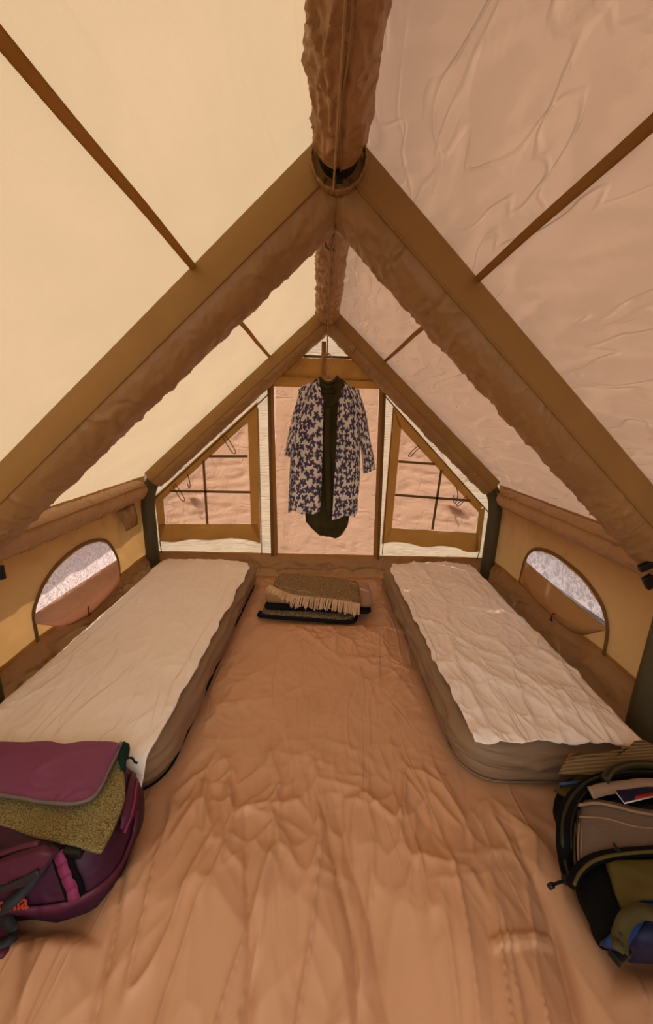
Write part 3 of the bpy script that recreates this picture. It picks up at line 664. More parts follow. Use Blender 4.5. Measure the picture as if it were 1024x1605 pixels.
# eave beams
for sgn in (-1, 1):
    t = thing('eave_beam', ('heavily gathered' if sgn < 0 else 'smooth')+' tan horizontal eave beam along the top of the '+('left' if sgn < 0 else 'right')+' wall', 'tent pole', (sgn*W, 1.5, HK))
    def fn(U, V, sgn=sgn):
        y = YF+.05+V*(3.25-YF-.05); a = U*2*PI; amp = 1.0 if sgn < 0 else .30
        low = .5-.5*np.cos(a+sgn*.9)          # more folds on the inner lower side
        w = amp*low*(.020*rdg(y*9+a*1.3, a*.8-y, 340+sgn, 1.8, .5)+.016*crumple(y*15+a*1.5, a*1.4, 342, .4)-.014)
        cap = np.sqrt(np.clip(1-np.clip((V-.975)/.025, 0, 1)**2, 0, 1))
        r = (.078+w)*(.15+.85*cap)
        return sgn*(W-.012)+r*np.sin(a), y+0*a, HK+.0+r*np.cos(a)
    obj('eave_sleeve', sheet(fn, 72, 560 if sgn < 0 else 300, True), M_ridge, t)
    obj('piping', tube([(sgn*(W-.085+.004*math.sin(k*.6)), YF+.1+(3.2-YF-.1)*k/60, HK+.045) for k in range(61)], .004, 6), M_sleeveU, t)

# ================================================================== BEDS
def mattress(sgn, corners, hgt, seed, label):
    t = thing('air_mattress', label, 'mattress', (sum(c[0] for c in corners)/4, sum(c[1] for c in corners)/4, 0), 'taupe air mattresses on the floor')
    ol = rrect(corners, [.20, .20, .12, .12], 10, 40)
    prof = [(.035, .004), (.012, .018), (0, .05), (-.006, .09), (-.004, .13), (.0, .165), (.012, hgt-.02), (.035, hgt-.005), (.08, hgt)]
    zz = [(a, z) for a, z in prof]; prof = []
    for (a0, z0), (a1, z1) in zip(zz, zz[1:]): prof += [(a0+(a1-a0)*k/3, z0+(z1-z0)*k/3) for k in range(3)]
    prof.append(zz[-1])
    def dsp(s, z, P): return .026*rdg(s*1.1, z*20+s*.9, seed, 2.4, .5)*math.sin(PI*min(1, z/hgt))+.008*pn(s*3, z*9, seed+1)
    def dz(x, y, z): return np.where(z > hgt*.9, .010*pn(x*3, y*3, seed+2), 0)
    obj('cover', loft(ol, prof, dsp, dz, 10), M_matt, t)
    lo = [Vector((p[0], p[1], .006)) for p in ol]; c = Vector((t.location.x, t.location.y, .006))
    obj('base_edge', tube([p+(c-p).normalized()*.012 for p in lo]+[lo[0]+(c-lo[0]).normalized()*.012], .005, 6), M_blackcloth if sgn < 0 else M_matt, t)
    return t
RB = [(.610, 1.268), (1.35, 1.272), (1.36, 3.30), (.575, 3.25)]
LB = [(-1.44, 1.22), (-.655, 1.19), (-.605, 3.27), (-1.43, 3.30)]
mattress(1, RB, .205, 400, 'right taupe air mattress, rounded foot end bare of its sheet')
mattress(-1, LB, .205, 410, 'left taupe air mattress, side toward the aisle showing')
def bedsheet(name, quad, bed, seed, label, wr):
    # quad: near-left, near-right, far-right, far-left ; the cloth lies on the mattress and droops past its edges
    q = [Vector(c) for c in quad]; cb = [Vector(c) for c in bed]; hgt = .212
    ctr = sum(cb, Vector((0, 0)))/4
    def fn(U, V):
        ed = .014*pn(V*9, V*0, seed)+.008*pn(V*23, V*0, seed+1); e2 = .014*pn(U*6, U*0+3, seed)
        x = (q[0].x*(1-U)+q[1].x*U)*(1-V)+(q[3].x*(1-U)+q[2].x*U)*V; y = (q[0].y*(1-U)+q[1].y*U)*(1-V)+(q[3].y*(1-U)+q[2].y*U)*V
        # rounded far corners
        fr = sst(.86, 1, V); x = x+(ctr.x-x)*fr*fr*.10
        x = x+ed*(U-.5)*2; y = y+e2*(1-V)*1.4-.06*fr*((U-.5)*2)**2
        # distance outside the mattress top (inset)
        out = np.full(x.shape, -9.0)
        for k in range(4):
            a = cb[k]; b = cb[(k+1) % 4]; d = (b-a).normalized(); out = np.maximum(out, (x-a.x)*d.y-(y-a.y)*d.x)
        drop = np.clip(out+.05, 0, .16)
        z = hgt-drop*drop*3.2-np.clip(out-.012, 0, None)*.9
        sk = np.clip(out, 0, .2)*.35           # hang straighter: pull the overhang back toward the bed
        x = x+(ctr.x-x)*sk*1.0
        z = z+wr*(.012*crumple(x*4+y*1.5, y*2.2-x*2.5, seed+3, .5)+.005*crumple(x*9-y, y*6+x*3, seed+4, .4)+.012*np.abs(pn(x*4, y*2.5, seed+5)))+.008
        z = z+.012*np.exp(-((V-.93)/.06)**2)
        return x, y, np.maximum(z+.006, .02)
    o = obj(name, solid(sheet(fn, 110, 260), .004), M_sheet, None, (ctr.x, ctr.y, hgt))
    return tag(o, label, 'bed sheet', None)
bedsheet('bed_sheet', [(-1.46,1.10),(-.672,1.12),(-.622,3.22),(-1.49,3.24)], LB, 420, 'smooth off-white sheet lying over the left mattress', .55)
bedsheet('bed_sheet', [(.630,1.262),(1.345,1.262),(1.41,3.27),(.595,3.23)], RB, 430, 'crumpled off-white sheet lying over the right mattress', 1.15)

# ================================================================== BLANKETS
def slab(outline, z0, h, layers, seed, soft=.02, amp=.004, rise=None):
    prof = [(soft, z0)]
    for L_ in range(layers):
        a = z0+h*L_/layers; d = h/layers
        prof += [(soft*.3, a+d*.12), (0, a+d*.35), (0, a+d*.65), (soft*.3, a+d*.9)]
        if L_ < layers-1: prof.append((soft*.8, a+d))
    prof.append((soft*1.6, z0+h))
    return loft(outline, prof, lambda s, z, P: amp*pn(s*7, z*40, seed)*1.2+.008*pn(s*2, z*8, seed+1), (lambda x, y, z: np.where(z > z0+h*.8, .004*pn(x*9, y*9, seed+2), 0)+(rise(x, y) if rise else 0)), 10)
o = obj('grey_blanket', slab(rrect([(-.47,2.62),(.22,2.54),(.40,2.98),(-.40,3.12)], [.06,.08,.04,.04], 6, 14), .0, .050, 2, 500), M_tweedg, None, (0, 2.8, 0)); tag(o, 'grey and black tweed blanket at the bottom of the folded pile', 'blanket', 'folded blankets in the aisle')
obj('bound_edge', tube(smooth_path([(-.475,2.66,.03),(-.46,2.60,.028),(-.2,2.572,.026),(.1,2.545,.026),(.235,2.54,.028),(.27,2.60,.03)], 6), .014, 8), M_blackfleece, o)
o = obj('black_blanket', slab(rrect([(-.45,2.66),(.38,2.60),(.43,3.0),(-.38,3.14)], [.05,.05,.04,.04], 6, 14), .050, .035, 1, 510), M_blackfleece, None, (0, 2.85, .05)); tag(o, 'black fleece blanket second from bottom of the folded pile', 'blanket', 'folded blankets in the aisle')
o = obj('tan_blanket', slab(rrect([(-.46,2.70),(.40,2.64),(.42,3.04),(-.36,3.16)], [.07,.05,.06,.08], 6, 14), .085, .045, 1, 520), M_tanfleece, None, (0, 2.9, .085)); tag(o, 'plain tan fleece blanket beneath the fringed one', 'blanket', 'folded blankets in the aisle')
fr0 = [(-.43,2.86),(-.36,2.80),(-.27,2.725),(-.18,2.685),(-.06,2.665),(.08,2.64),(.20,2.605),(.285,2.575)]
tp = rrect([(-.33,2.76),(.29,2.58),(.30,3.02),(-.32,3.13)], [.08,.03,.05,.05], 6, 14)
t = thing('fringed_blanket', 'brown tweed wool throw with cream fringe on top of the pile', 'blanket', (0, 2.9, .13), 'folded blankets in the aisle')
tp2 = rrect([(-.37,2.82),(-.16,2.69),(.29,2.60),(.31,3.02)], [.01,.04,.03,.05], 4, 12)[:-1]
ol = [(-.40,2.90),(-.34,2.82),(-.26,2.75),(-.17,2.71),(-.05,2.69),(.08,2.665),(.20,2.63),(.275,2.60),(.295,2.62),(.305,2.75),(.31,2.90),(.31,2.98),(.27,3.01),(.1,3.06),(-.1,3.10),(-.28,3.14),(-.35,3.13),(-.385,3.06),(-.40,2.98)]
olS = [(p.x, p.y) for p in smooth_path([(a, b, 0) for a, b in ol+[ol[0]]], 4)[:-1]]
obj('throw', slab(olS, .130, .028, 1, 530), M_tweed, t)
Fp = smooth_path([(a, b, .135) for a, b in fr0], 9); tv = []
for k, p in enumerate(Fp):
    for j in range(2):
        d = Vector((-.45+.35*random.random(), -1+.2*random.random(), 0)).normalized(); L_ = .055+.03*random.random(); q = p+Vector((.004*j, .03, .012))
        e = q+d*L_; e.z = .128 if e.y > 2.66 else .10
        mm = q.lerp(e, .5); mm.z = .148+.004*random.random(); e2 = e+Vector((.012*(random.random()-.5), -.012, -.02*random.random()))
        tv.append(tube([q, mm, e, e2], .006, 5, lambda s: 1-.3*s))
f = obj('fringe', join(*tv), M_fringe, t); f['kind'] = 'stuff'

# ================================================================== CORD, HANGER, CLOTHES
HY = 2.15
def G(px, py, dy=0): return at(px, py, 1, HY+dy)
hk0 = at(519, 348, 1, YM+.02)
t = thing('hook', 'small black hook hanging under the crown of the nearer arch', 'hook', hk0)
obj('hook_ring', tube(smooth_path([hk0+Vector((.0, 0, .02)), hk0+Vector((-.008, 0, .008)), hk0+Vector((-.009, 0, -.004)), hk0+Vector((0, 0, -.012)), hk0+Vector((.010, 0, -.004)), hk0+Vector((.009, 0, .006))], 5), .0028, 8), M_black, t)
obj('strap', ribbon([hk0+Vector((0, 0, .018)), hk0+Vector((0, .01, .09))], (0, -1, 0), .012), M_cord, t)
top = G(513, 556)
pA = at(546, -60, 1, .75); 
t = thing('hanging_cord', 'thin tan cord running from the ridge through the hook to the hanger', 'cord', tuple(top))
obj('front_strand', tube([pA, hk0+Vector((.002, -.012, .03)), hk0+Vector((0, -.006, -.01)), top], .0032, 6), M_cord, t)
obj('back_strand', tube([top, at(515, 512, 1, 3.22)], .0032, 6), M_cord, t)
obj('knot', tube([top+Vector((0, 0, -.008)), top+Vector((0, 0, .008))], .007, 8), M_cord, t)
t = thing('clothes_hanger', 'thin copper wire clothes hanger carrying the two shirts', 'hanger', tuple(G(515, 598)))
hp = [(505,567),(505,561),(509,556),(514,554),(519,558),(520,566),(517,574),(514.5,581),(515,590)]
obj('hook', tube(smooth_path([G(*q) for q in hp], 5), .0026, 8), M_wire, t)
obj('frame', tube(smooth_path([G(515,589), G(510,593), G(500,597), G(478,606), G(470,613), G(515,616), G(562,614), G(553,607), G(530,598), G(520,593), G(515,589)], 4), .0028, 8), M_wire, t)
def interp(tab, y): a = np.array(tab, float); return np.interp(y, a[:, 0], a[:, 1])
def garment(rowsL, rowsR, y0f, y1f, depth, seed, nv=90, nu=120, open_l=None, open_r=None, folds=(10, .012), ang0=None, top_pinch=1.0):
    # cross sections: around the body from the front edge (left) round the back to the front edge (right)
    V = []; UVs = []
    for j in range(nv):
        row = []
        for i in range(nu):
            u = i/(nu-1)
            if open_l is None: yt, yb = y0f(u), y1f(u)
            else: yt, yb = y0f(u), y1f(u)
            py = yt+(yb-yt)*j/(nv-1)
            xl = interp(rowsL, py); xr = interp(rowsR, py); cx = (xl+xr)/2; hw = (xr-xl)/2
            if open_l is None: a = -PI/2+u*2*PI; px = cx+hw*math.cos(a); dd = math.sin(a)
            else:
                fl = interp(open_l, py); fr_ = interp(open_r, py)
                if u < .28: q = u/.28; px = fl+(xl-fl)*math.sin(q*PI/2); dd = -math.cos(q*PI/2)
                elif u > .72: q = (1-u)/.28; px = fr_+(xr-fr_)*math.sin(q*PI/2); dd = -math.cos(q*PI/2)
                else: q = (u-.28)/.44; px = xl+(xr-xl)*q; dd = math.sin(q*PI)
            k = j/(nv-1); dep = depth*(.35+.65*min(1, k*3))
            row.append((px, py, dd*dep, u, k))
        V.append(row)
    P = []
    for row in V:
        for px, py, d, u, k in row:
            f = folds[1]*min(1, .15+k*1.5)*(pn(np.array(u*folds[0]), np.array(k*1.2), seed)+.4*pn(np.array(u*folds[0]*2.3), np.array(k*2), seed+1))
            d2 = d+(float(f) if d < 0.001 else -float(f))
            w = at(px, py, 1, HY+.0); s = (HY+d2)/HY
            P.append((w.x, w.y+d2, w.z)); UVs.append((u*1.15+.01*math.sin(k*9), w.z))
    F = []
    for j in range(nv-1):
        for i in range(nu-1): a = j*nu+i; F.append((a, a+1, a+nu+1, a+nu))
    return P, F, UVs
# olive shirt (inner)
t = thing('olive_shirt', 'dark olive linen shirt hanging inside the butterfly print overshirt', 'shirt', tuple(G(515, 600)))
L1 = [(588,500),(600,490),(620,478),(640,474),(700,474),(780,477),(800,478),(820,480),(850,492)]; R1 = [(588,530),(600,543),(620,558),(640,562),(700,560),(780,553),(800,549),(820,546),(850,538)]
def hemO(u):                                   # front hem shorter, tail longer
    a = -PI/2+u*2*PI; fr_ = max(0, -math.sin(a)); bk_ = max(0, math.sin(a)); return 845+5*math.cos(a)-24*abs(math.cos(a))**5 if bk_ > 0 else 824+2*math.cos(a)-4*abs(math.cos(a))**2
g = garment(L1, R1, lambda u: 592+6*abs(math.sin(-PI/2+u*2*PI))+12*max(0, -math.sin(-PI/2+u*2*PI)), hemO, .045, 600, 80, 130, folds=(18, .016))
obj('body', g[:2], M_oliveshirt, t)
cp = [(499,596),(501,590),(508,589),(516,590),(524,589),(530,591),(536,596),(532,604),(524,602),(515,604),(507,603)]
obj('collar', pad([G(x, y, -.02) for x, y in [(500,592),(507,600),(515,602),(524,599),(529,590),(537,596),(541,604),(536,613),(531,620),(526,612),(521,608),(513,610),(506,609),(502,603)]], .014, (0, -1, 0)), M_oliveshirt, t)
obj('collar_stand', tube(smooth_path([G(501,592,-.03), G(508,598,-.042), G(517,600,-.046), G(525,596,-.04), G(529,590,-.02)], 6), .008, 8, lambda s: 1), M_oliveshirt, t)
obj('label', ribbon([G(504,617,-.065), G(525,617,-.065)], (0, -1, 0), .003, .002), M_blackcloth, t)
obj('placket', ribbon(smooth_path([G(515,640,-.068), G(513,690,-.070), G(514,740,-.070), G(516,810,-.070)], 6), (0, -1, 0), .030, .004), M_oliveshirt, t)
obj('lapel', pad([G(x, y, -.056) for x, y in [(532,598),(537,604),(534,622),(527,632),(517,639),(516,636),(523,626),(529,614)]], .012, (0, -1, 0)), M_oliveshirt, t)
# butterfly overshirt
t = thing('print_shirt', 'open white overshirt with a navy butterfly print, hanging outermost', 'shirt', tuple(G(515, 605)))
LL = [(596,497),(604,474),(615,468),(640,463),(700,457),(740,455),(800,452)]; RR = [(596,533),(606,552),(614,560),(640,563),(700,565),(740,565),(800,561),(815,556)]
OL = [(592,500),(604,501),(615,504),(626,507),(640,507),(700,506),(760,504),(802,502)]; OR = [(596,540),(610,535),(628,530),(660,528),(700,527),(760,523),(810,520)]
def topP(u):
    if u < .28: q = u/.28; return 594+12*q
    if u > .72: q = (1-u)/.28; return 598+9*q
    return 604
def hemP(u):
    if u < .28: return 797+4*math.sin(u*18)
    if u > .72: return 809-4*math.sin((1-u)*14)
    return 800+6*math.sin(u*9)
g = garment(LL, RR, topP, hemP, .078, 620, 110, 190, OL, OR, (17, .038))
o = obj('body', g, M_fly, t)
def sleeve(pts_in, pts_out, seed, flip):
    n = 40; A = smooth_path([G(*q) for q in pts_in], 12); Bp = smooth_path([G(*q) for q in pts_out], 12); m = len(A); P = []; UVs = []
    for j in range(m):
        for i in range(n):
            a = 2*PI*i/n; c = (A[j]+Bp[j])/2; h = (Bp[j]-A[j])/2
            d = .026*math.sin(a)*min(1, .3+j/m*2)+.010*float(pn(np.array(i*.35), np.array(j*.08), seed))
            P.append((c.x+h.x*math.cos(a), c.y-.03+d, c.z+h.z*math.cos(a))); UVs.append((abs(i-n/2)*.012+flip, c.z))
    F = [(j*n+i, j*n+(i+1) % n, (j+1)*n+(i+1) % n, (j+1)*n+i) for j in range(m-1) for i in range(n)]
    return P, F, UVs
obj('sleeve', sleeve([(492,603),(480,640),(470,680),(463,712),(461,716)], [(474,607),(461,645),(452,685),(448,708),(447,713)], 630, 2.0), M_fly, t)
obj('sleeve', sleeve([(545,604),(556,640),(562,680),(567,720),(569,741)], [(561,611),(572,645),(579,685),(585,715),(587,734)], 640, 3.0), M_fly, t)
# ================================================================== PURPLE DUFFEL
t = thing('duffel_bag', 'purple duffel bag with open flap at the foot of the left bed', 'bag', (-1.07, .99, 0))
ol = rrect([(-1.50,.82),(-.655,.80),(-.665,1.185),(-1.50,1.20)], [.10,.17,.14,.10], 10, 20)
body = loft(ol, [(.03,0),(.006,.02),(-.008,.07),(-.004,.13),(.012,.19),(.045,.235),(.09,.25)], lambda s, z, P: .012*pn(s*5, z*9, 700)+.008*rdg(s*6, z*12, 701, 2, .5), lambda x, y, z: np.where(z > .15, .015*pn(x*5, y*5, 702), 0), 8)
obj('body', body, M_purpled, t); bb = bvh(body)
P_, N_ = hits(bb, [(0,1424),(50,1424),(100,1418),(150,1395),(185,1360),(205,1315),(213,1270)], .002, 8)
obj('base_panel', ribbon(P_, N_, .028, .006), M_plum, t)
P_, N_ = hits(bb, [(205,1215),(205,1240),(198,1275),(187,1300)], .004, 8); pt_ = obj('side_pocket', ribbon(P_, N_, [.02+.035*math.sin(PI*k/(len(P_)-1)) for k in range(len(P_))], .010), M_plum, t)
P_, N_ = hits(bb, [(209,1228),(203,1265),(188,1306)], .016, 6); obj('pocket_zip', tube(P_, .005, 6), M_magenta, pt_)
# front pocket
FY = lambda x, y, o=.79: at(x, y, 1, o)
pt_ = obj('front_pocket', pad([FY(x, y) for x, y in [(-50,1356),(0,1346),(30,1335),(70,1324),(90,1330),(76,1352),(50,1376),(20,1388),(-10,1396),(-50,1404)]], .022, (0, -1, .3), disp=lambda x, y, z: .008*rdg(x*12, z*14, 705, 2, .5)), M_plum, t)
obj('pocket_edge', tube(smooth_path([FY(x, y, .77) for x, y in [(-50,1352),(0,1338),(30,1328),(60,1321)]], 5), .006, 8), M_plum, pt_)
obj('pocket_flap', ribbon(smooth_path([FY(x, y, .76) for x, y in [(-50,1400),(0,1393),(30,1382),(62,1366)]], 5), (0, -1, .4), .016, .004), M_strap, pt_)
# daisy chain
for off, px in ((.010, [(93,1335),(101,1358),(110,1385),(114,1407)]), (.010, [(101,1330),(113,1356),(120,1380),(127,1400)])): pass
P_, N_ = hits(bb, [(96,1330),(104,1356),(114,1383),(120,1402)], .006, 6); pt_ = obj('webbing_backing', ribbon(P_, N_, .050, .004), M_blackcloth, t)
Pd, Nd = hits(bb, [(96,1332),(104,1356),(113,1380),(119,1404)], .012, 12)
k0 = 0; nL = 4
for k in range(nL):
    a = int(k*(len(Pd)-1)/nL); b = int((k+1)*(len(Pd)-1)/nL); seg = Pd[a:b+1]; nn = Nd[a:b+1]
    seg = [p+n_*(.004*math.sin(PI*i/(len(seg)-1))) for i, (p, n_) in enumerate(zip(seg, nn))]
    obj('webbing_loop', ribbon(seg, nn, .028, .003), M_magenta, t)
P_, N_ = hits(bb, [(108,1330),(116,1334),(122,1342)], .008, 4); obj('buckle', join(box(P_[4], (.05,.02,.03))), M_black, t)
# shoulder strap: across the front, twisted, down to the floor
sp = [hit(bb, 92, 1330, .02)[0], hit(bb, 75, 1352, .03)[0], hit(bb, 52, 1378, .035)[0], hit(bb, 28, 1400, .045)[0]]
f1 = at(14, 1412, 2, .07); f2 = at(10, 1436, 2, .075); f3 = at(22, 1462, 2, .065); f4 = at(14, 1475, 2, .072); f5 = at(-20, 1486, 2, .072)
obj('shoulder_strap', ribbon(smooth_path(sp+[f1, f2, f3], 6), [Vector((.2,-.6,.8)).normalized()]*(6*6+1), .030, .004), M_strap, t)
obj('strap_tail', ribbon(smooth_path([f3, f4, f5], 6), (0, 0, 1), .026, .004), M_strap, t)
obj('strap_pad', pad([at(x, y, 2, .055) for x, y in [(-30,1452),(13,1449),(18,1468),(14,1492),(4,1503),(-30,1510)]], .012, (0, 0, 1)), M_plum, t)
# lid flap lying over the towel
def edge(pts, z, n):
    P = smooth_path([at(x, y, 2, z) for x, y in pts], 10); L_ = np.r_[0, np.cumsum([(P[i+1]-P[i]).length for i in range(len(P)-1)])]; A_ = np.array([p[:] for p in P])
    q = np.linspace(0, L_[-1], n); return np.stack([np.interp(q, L_, A_[:, k]) for k in range(3)], 1)
lt_ = edge([(-70,1164),(0,1162),(40,1163),(75,1161),(103,1166),(140,1161),(178,1163),(190,1166)], .300, 70)
lb_ = edge([(-70,1232),(0,1244),(60,1256),(105,1260),(142,1252),(160,1232),(172,1205),(189,1170)], .285, 70)
def lid(U, V):
    i = (U*69).round().astype(int); Q = lt_[i]*(1-V[..., None])+lb_[i]*V[..., None]
    z = Q[..., 2]+.010*np.sin(V*PI)+.006*pn(Q[..., 0]*9, Q[..., 1]*6, 710)
    return Q[..., 0], Q[..., 1], z
lv = sheet(lid, 70, 36); pt_ = obj('lid_flap', solid(lv, .006), M_purple, t)
A = lv[0].reshape(70, 36, 3); pe = [A[i, -1] for i in range(70)]+[A[-1, 35-j] for j in range(1, 34)]
obj('lid_piping', tube(pe, .006, 8), M_greypipe, pt_)
# lettering
cu = bpy.data.curves.new('lettering', 'FONT'); cu.body = 'onia'; cu.size = .056; cu.extrude = .0008; cu.offset = .0012; cu.align_x = 'RIGHT'
lt = bpy.data.objects.new('lettering', cu); COL.objects.link(lt); lt.parent = t; ORG[lt] = ORG[t]
hp_, hn_ = hit(bb, 49, 1416, .012); hq_, _ = hit(bb, 4, 1421, .012)
xa = (hp_-hq_).normalized(); za = Vector((0, -.9, .35)); za = (za-xa*za.dot(xa)).normalized(); ya = za.cross(xa)
lt.matrix_parent_inverse = Matrix(); lt.matrix_local = Matrix.Translation(hp_-ORG[t]) @ Matrix((xa, ya, za)).transposed().to_4x4()
cu.materials.append(M_red)
bpy.context.view_layer.update(); lm = bpy.data.meshes.new_from_object(lt.evaluated_get(bpy.context.evaluated_depsgraph_get())); lw = lt.matrix_local.copy(); bpy.data.objects.remove(lt)
lt = bpy.data.objects.new('lettering', lm); COL.objects.link(lt); lt.parent = t; lt.matrix_local = lw; lt['label'] = 'orange-red lettering'
# olive knit towel
tt_ = edge([(-70,1190),(0,1190),(90,1188),(150,1180),(186,1176)], .272, 80)
tb_ = edge([(-70,1282),(0,1293),(60,1312),(120,1325),(152,1333),(160,1330)], .258, 80); tr_ = edge([(186,1176),(193,1205),(196,1245),(180,1290),(160,1330)], .265, 41)
def tw(U, V):
    i = (U*79).round().astype(int); j_ = (V*40).round().astype(int); Q = tt_[i]*(1-V[..., None])+tb_[i]*V[..., None]
    bend = tr_[j_]-(tt_[-1]*(1-V[..., None])+tb_[-1]*V[..., None]); Q = Q+bend*(U[..., None]**3)
    return Q[..., 0], Q[..., 1], Q[..., 2]+.005*pn(Q[..., 0]*10, Q[..., 1]*10, 720)
o = obj('knit_jumper', solid(sheet(tw, 80, 41), .012), M_towel, None, (-1.07, .97, .26)); tag(o, 'olive green knitted jumper sticking out under the purple flap', 'jumper')
o = obj('folded_cloth', pad([at(x, y, 2, .255) for x, y in [(186,1176),(196,1170),(204,1174),(203,1182),(198,1194),(197,1208),(190,1212),(186,1195)]], .03, (0, 0, 1)), M_teal, None, (-.70, 1.12, .25)); tag(o, 'dark teal cloth corner tucked behind the purple flap', 'cloth')
zp = smooth_path([at(199,1188,2,.25), at(207,1188,2,.262), at(211,1194,2,.262), at(215,1196,2,.262)], 4)
obj('zip_pull', tube(zp, .004, 6), M_black, t)

# ================================================================== BLACK AND OLIVE PACK
t = thing('backpack', 'black and olive travel pack lying open beside the right bed', 'bag', (1.15, 1.0, 0))
ol = rrect([(.80,.735),(1.52,.735),(1.52,1.20),(.92,1.18)], [.05,.10,.10,.08], 8, 18)
pk = loft(ol, [(.02,0),(0,.03),(-.004,.08),(.004,.14),(.03,.185),(.07,.20)], lambda s, z, P: .010*pn(s*6, z*8, 750), lambda x, y, z: np.where(z > .1, .012*pn(x*6, y*6, 751), 0), 8)
obj('main_body', pk, M_blackcloth, t); pb = bvh(pk)
# mesh-fronted compartment, propped above the body
def zt(px, py, z): return at(px, py, 2, z)
mesh_ol = [(905,1335),(903,1300),(905,1272),(912,1259),(935,1258),(965,1263),(1000,1272),(1060,1280),(1080,1330),(1040,1345),(985,1342),(950,1348),(925,1358),(908,1372)]
pt_ = obj('mesh_panel', pad([zt(x, y, .225) for x, y in mesh_ol], .030, (0, -.2, 1)), M_meshlid, t)
obj('panel_hem', tube(smooth_path([zt(x, y, .262) for x, y in [(906,1262),(935,1259),(965,1264),(1000,1273),(1060,1282)]], 6), .005, 6), M_taupe, pt_)
obj('panel_hem', tube(smooth_path([zt(x, y, .258) for x, y in [(908,1280),(950,1283),(1000,1296),(1060,1300)]], 6), .003, 6), M_taupe, t)
for dx in (0, 6, 11):
    obj('panel_piping', tube(smooth_path([zt(x+dx, y, .25) for x, y in [(902,1290),(900,1320),(901,1345),(905,1368)]], 6), .0035, 6), M_taupe if dx else M_oliveweb, pt_)
obj('inner_lining', ribbon(smooth_path([zt(x, y, .27) for x, y in [(925,1243),(950,1236),(985,1232),(1012,1229),(1060,1232)]], 6), (0, -.6, .8), .035, .006), M_taupe, t)
# zipped rims
rim = [(896,1382),(888,1350),(884,1320),(886,1285),(898,1255),(920,1232),(945,1222),(985,1214),(1024,1214),(1070,1220)]
rp = smooth_path([zt(x, y, .20 if i < 2 else .25) for i, (x, y) in enumerate(rim)], 8)
pt_ = obj('zip_rim', tube(rp, .022, 10), M_blackcloth, t)
obj('rim_piping', tube([p+Vector((-.012, -.006, .020)) for p in rp], .005, 6), M_oliveblk, pt_)
obj('zip_teeth', tube([p+Vector((.012, -.012, .016)) for p in rp], .003, 6), M_black, pt_)
hb = smooth_path([zt(x, y, .29) for x, y in [(948,1222),(960,1207),(985,1199),(1012,1198),(1060,1204)]], 8)
pt_ = obj('grab_handle', tube(hb, .014, 10), M_oliveblk, t)
obj('handle_piping', tube([p+Vector((0, -.012, .017)) for p in hb], .005, 6), M_oliveweb, pt_)
rim2 = [(896,1386),(905,1368),(922,1352),(945,1343),(975,1338),(1024,1334),(1070,1330)]
rq = smooth_path([zt(x, y, .26) for x, y in rim2], 8)
obj('zip_rim', tube(rq, .014, 10), M_blackcloth, t)
obj('rim_piping', tube([p+Vector((0, -.008, .012)) for p in rq], .0045, 6), M_olive, t)
obj('front_pocket', pad([zt(x, y, .19) for x, y in [(900,1388),(912,1368),(935,1354),(975,1347),(1060,1342),(1070,1440),(990,1470),(942,1482),(925,1450),(908,1415)]], .05, (0, -.3, 1)), M_blackcloth, t)
obj('olive_panel', pad([zt(x, y, .245) for x, y in [(947,1356),(960,1351),(1000,1350),(1060,1348),(1070,1400),(1040,1412),(1005,1412),(985,1418),(972,1425),(962,1402),(955,1380)]], .018, (0, -.3, 1), disp=lambda x, y, z: .008*rdg(x*14, y*9, 760, 2, .5)), M_olive, t)
obj('blue_panel', pad([zt(x, y, .20) for x, y in [(938,1482),(952,1460),(968,1436),(985,1424),(1010,1414),(1060,1412),(1070,1440),(1000,1450),(975,1490),(960,1492)]], .040, (0, -.3, 1), disp=lambda x, y, z: .010*rdg(x*16, y*12, 761, 2, .5)), M_blue, t)
obj('bottom_pocket', pad([zt(x, y, .10) for x, y in [(962,1495),(968,1450),(990,1425),(1060,1420),(1090,1500),(1040,1512),(990,1510)]], .13, (0, -.2, 1)), M_navy, t)
sl = smooth_path([zt(x, y, z) for x, y, z in [(972,1490,.255),(973,1462,.27),(983,1440,.285),(1003,1429,.29),(1024,1433,.29),(1060,1450,.28)]], 8)
obj('webbing_strap', ribbon(sl, (0, -.3, 1), .034, .004), M_oliveweb, t)
for x, y in ((967,1466), (968,1482)): obj('strap_slider', ribbon([zt(x-9, y-5, .265), zt(x+9, y+6, .265)], (0, -.5, 1), .020, .006), M_oliveweb, t)
obj('buckle', box(zt(972,1494,.20), (.05,.03,.02), Matrix.Rotation(.4, 3, 'Z').to_quaternion()), M_black, t)
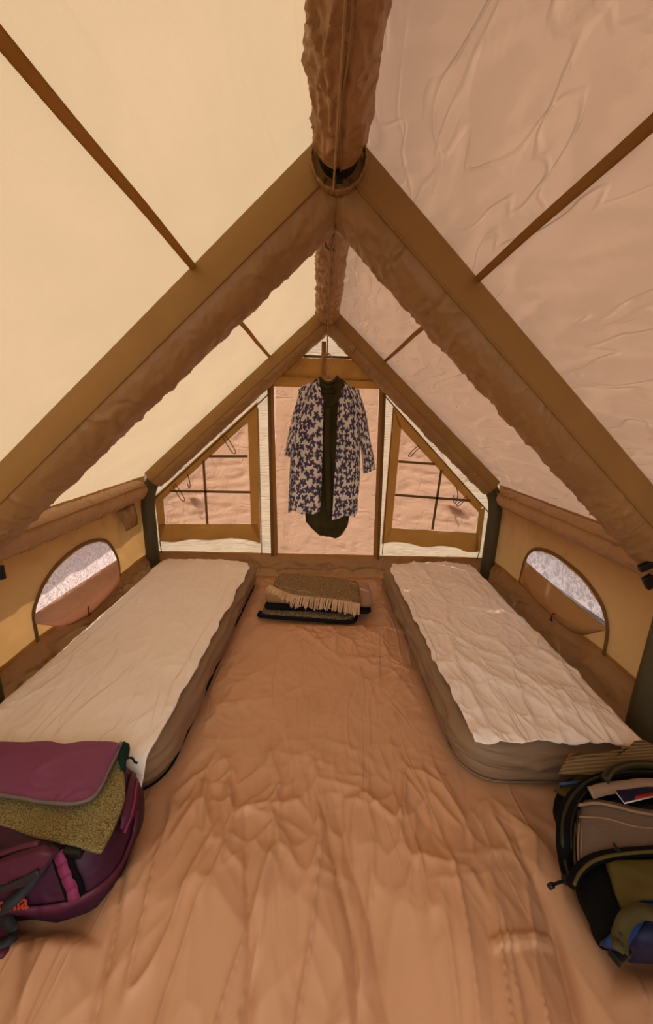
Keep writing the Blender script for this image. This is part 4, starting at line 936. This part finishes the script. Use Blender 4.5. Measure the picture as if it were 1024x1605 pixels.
obj('zip_pull', join(tube(smooth_path([zt(x, y, .21) for x, y in [(897,1382),(885,1381),(874,1384),(864,1388)]], 5), .004, 6), tube([zt(867,1387,.21), zt(861,1390,.21)], .008, 8), box(zt(891,1379,.215), (.03,.02,.015))), M_black, t)
obj('zip_pull', join(tube(smooth_path([zt(x, y, .275) for x, y in [(962,1322),(966,1328),(965,1333)]], 4), .004, 6), box(zt(969,1333,.275), (.012,.012,.01))), M_black, t)
obj('side_gusset', pad([zt(x, y, .17) for x, y in [(868,1240),(880,1238),(900,1222),(925,1212),(928,1222),(900,1250),(893,1258),(885,1250)]], .02, (0, -.2, 1)), M_olive, t)
# contents
c0 = [zt(964,1239,.262), zt(979,1259,.262), zt(1030,1246,.262), zt(1030,1228,.262)]
o = obj('passport', pad(c0, .008, (0, 0, 1), levels=((1, 0), (1, 1), (.9, 1))), M_navy, None, tuple(c0[0])); tag(o, 'dark blue booklet with a red corner tucked in the open pack', 'booklet')
obj('red_corner', pad([zt(995,1254,.272), zt(1030,1246,.272), zt(1030,1241,.272), zt(996,1247,.272)], .002, (0, 0, 1), levels=((1, 0), (1, 1))), plain('red_print', (.25,.01,.012)), o)
obj('white_edge', tube([zt(964,1239,.272), zt(979,1259,.272), zt(1030,1247,.272)], .0025, 6), M_card, o)
o = obj('notebook', box(zt(1012,1268,.245), (.20,.03,.014), Matrix.Rotation(-.12, 3, 'Z').to_quaternion()), M_black, None, tuple(zt(1012,1268,.24))); tag(o, 'thin black notebook edge beneath the blue booklet', 'notebook')
# ribbed tan foam pad against the pole
pf = [zt(874,1213,.22), zt(884,1196,.235), zt(893,1180,.25), zt(910,1183,.255), zt(945,1180,.26), zt(985,1172,.27), zt(995,1161,.28), zt(1008,1160,.28), zt(1045,1180,.28), zt(1050,1215,.26), zt(990,1218,.24), zt(940,1216,.23)]
o = obj('foam_pad', pad(pf, .014, (0, -.6, .8)), M_waffle, None, tuple(pf[0])); tag(o, 'tan ribbed foam pad between the right bed and the black pack', 'mat')
o = obj('tent_rod', tube([at(878,1229,2,.20), at(932,1224,2,.21)], .006, 8), plain('blue_rod', (.02,.07,.20)), None, tuple(at(880,1229,2,.20))); tag(o, 'thin blue rod poking out below the ribbed foam pad', 'rod')
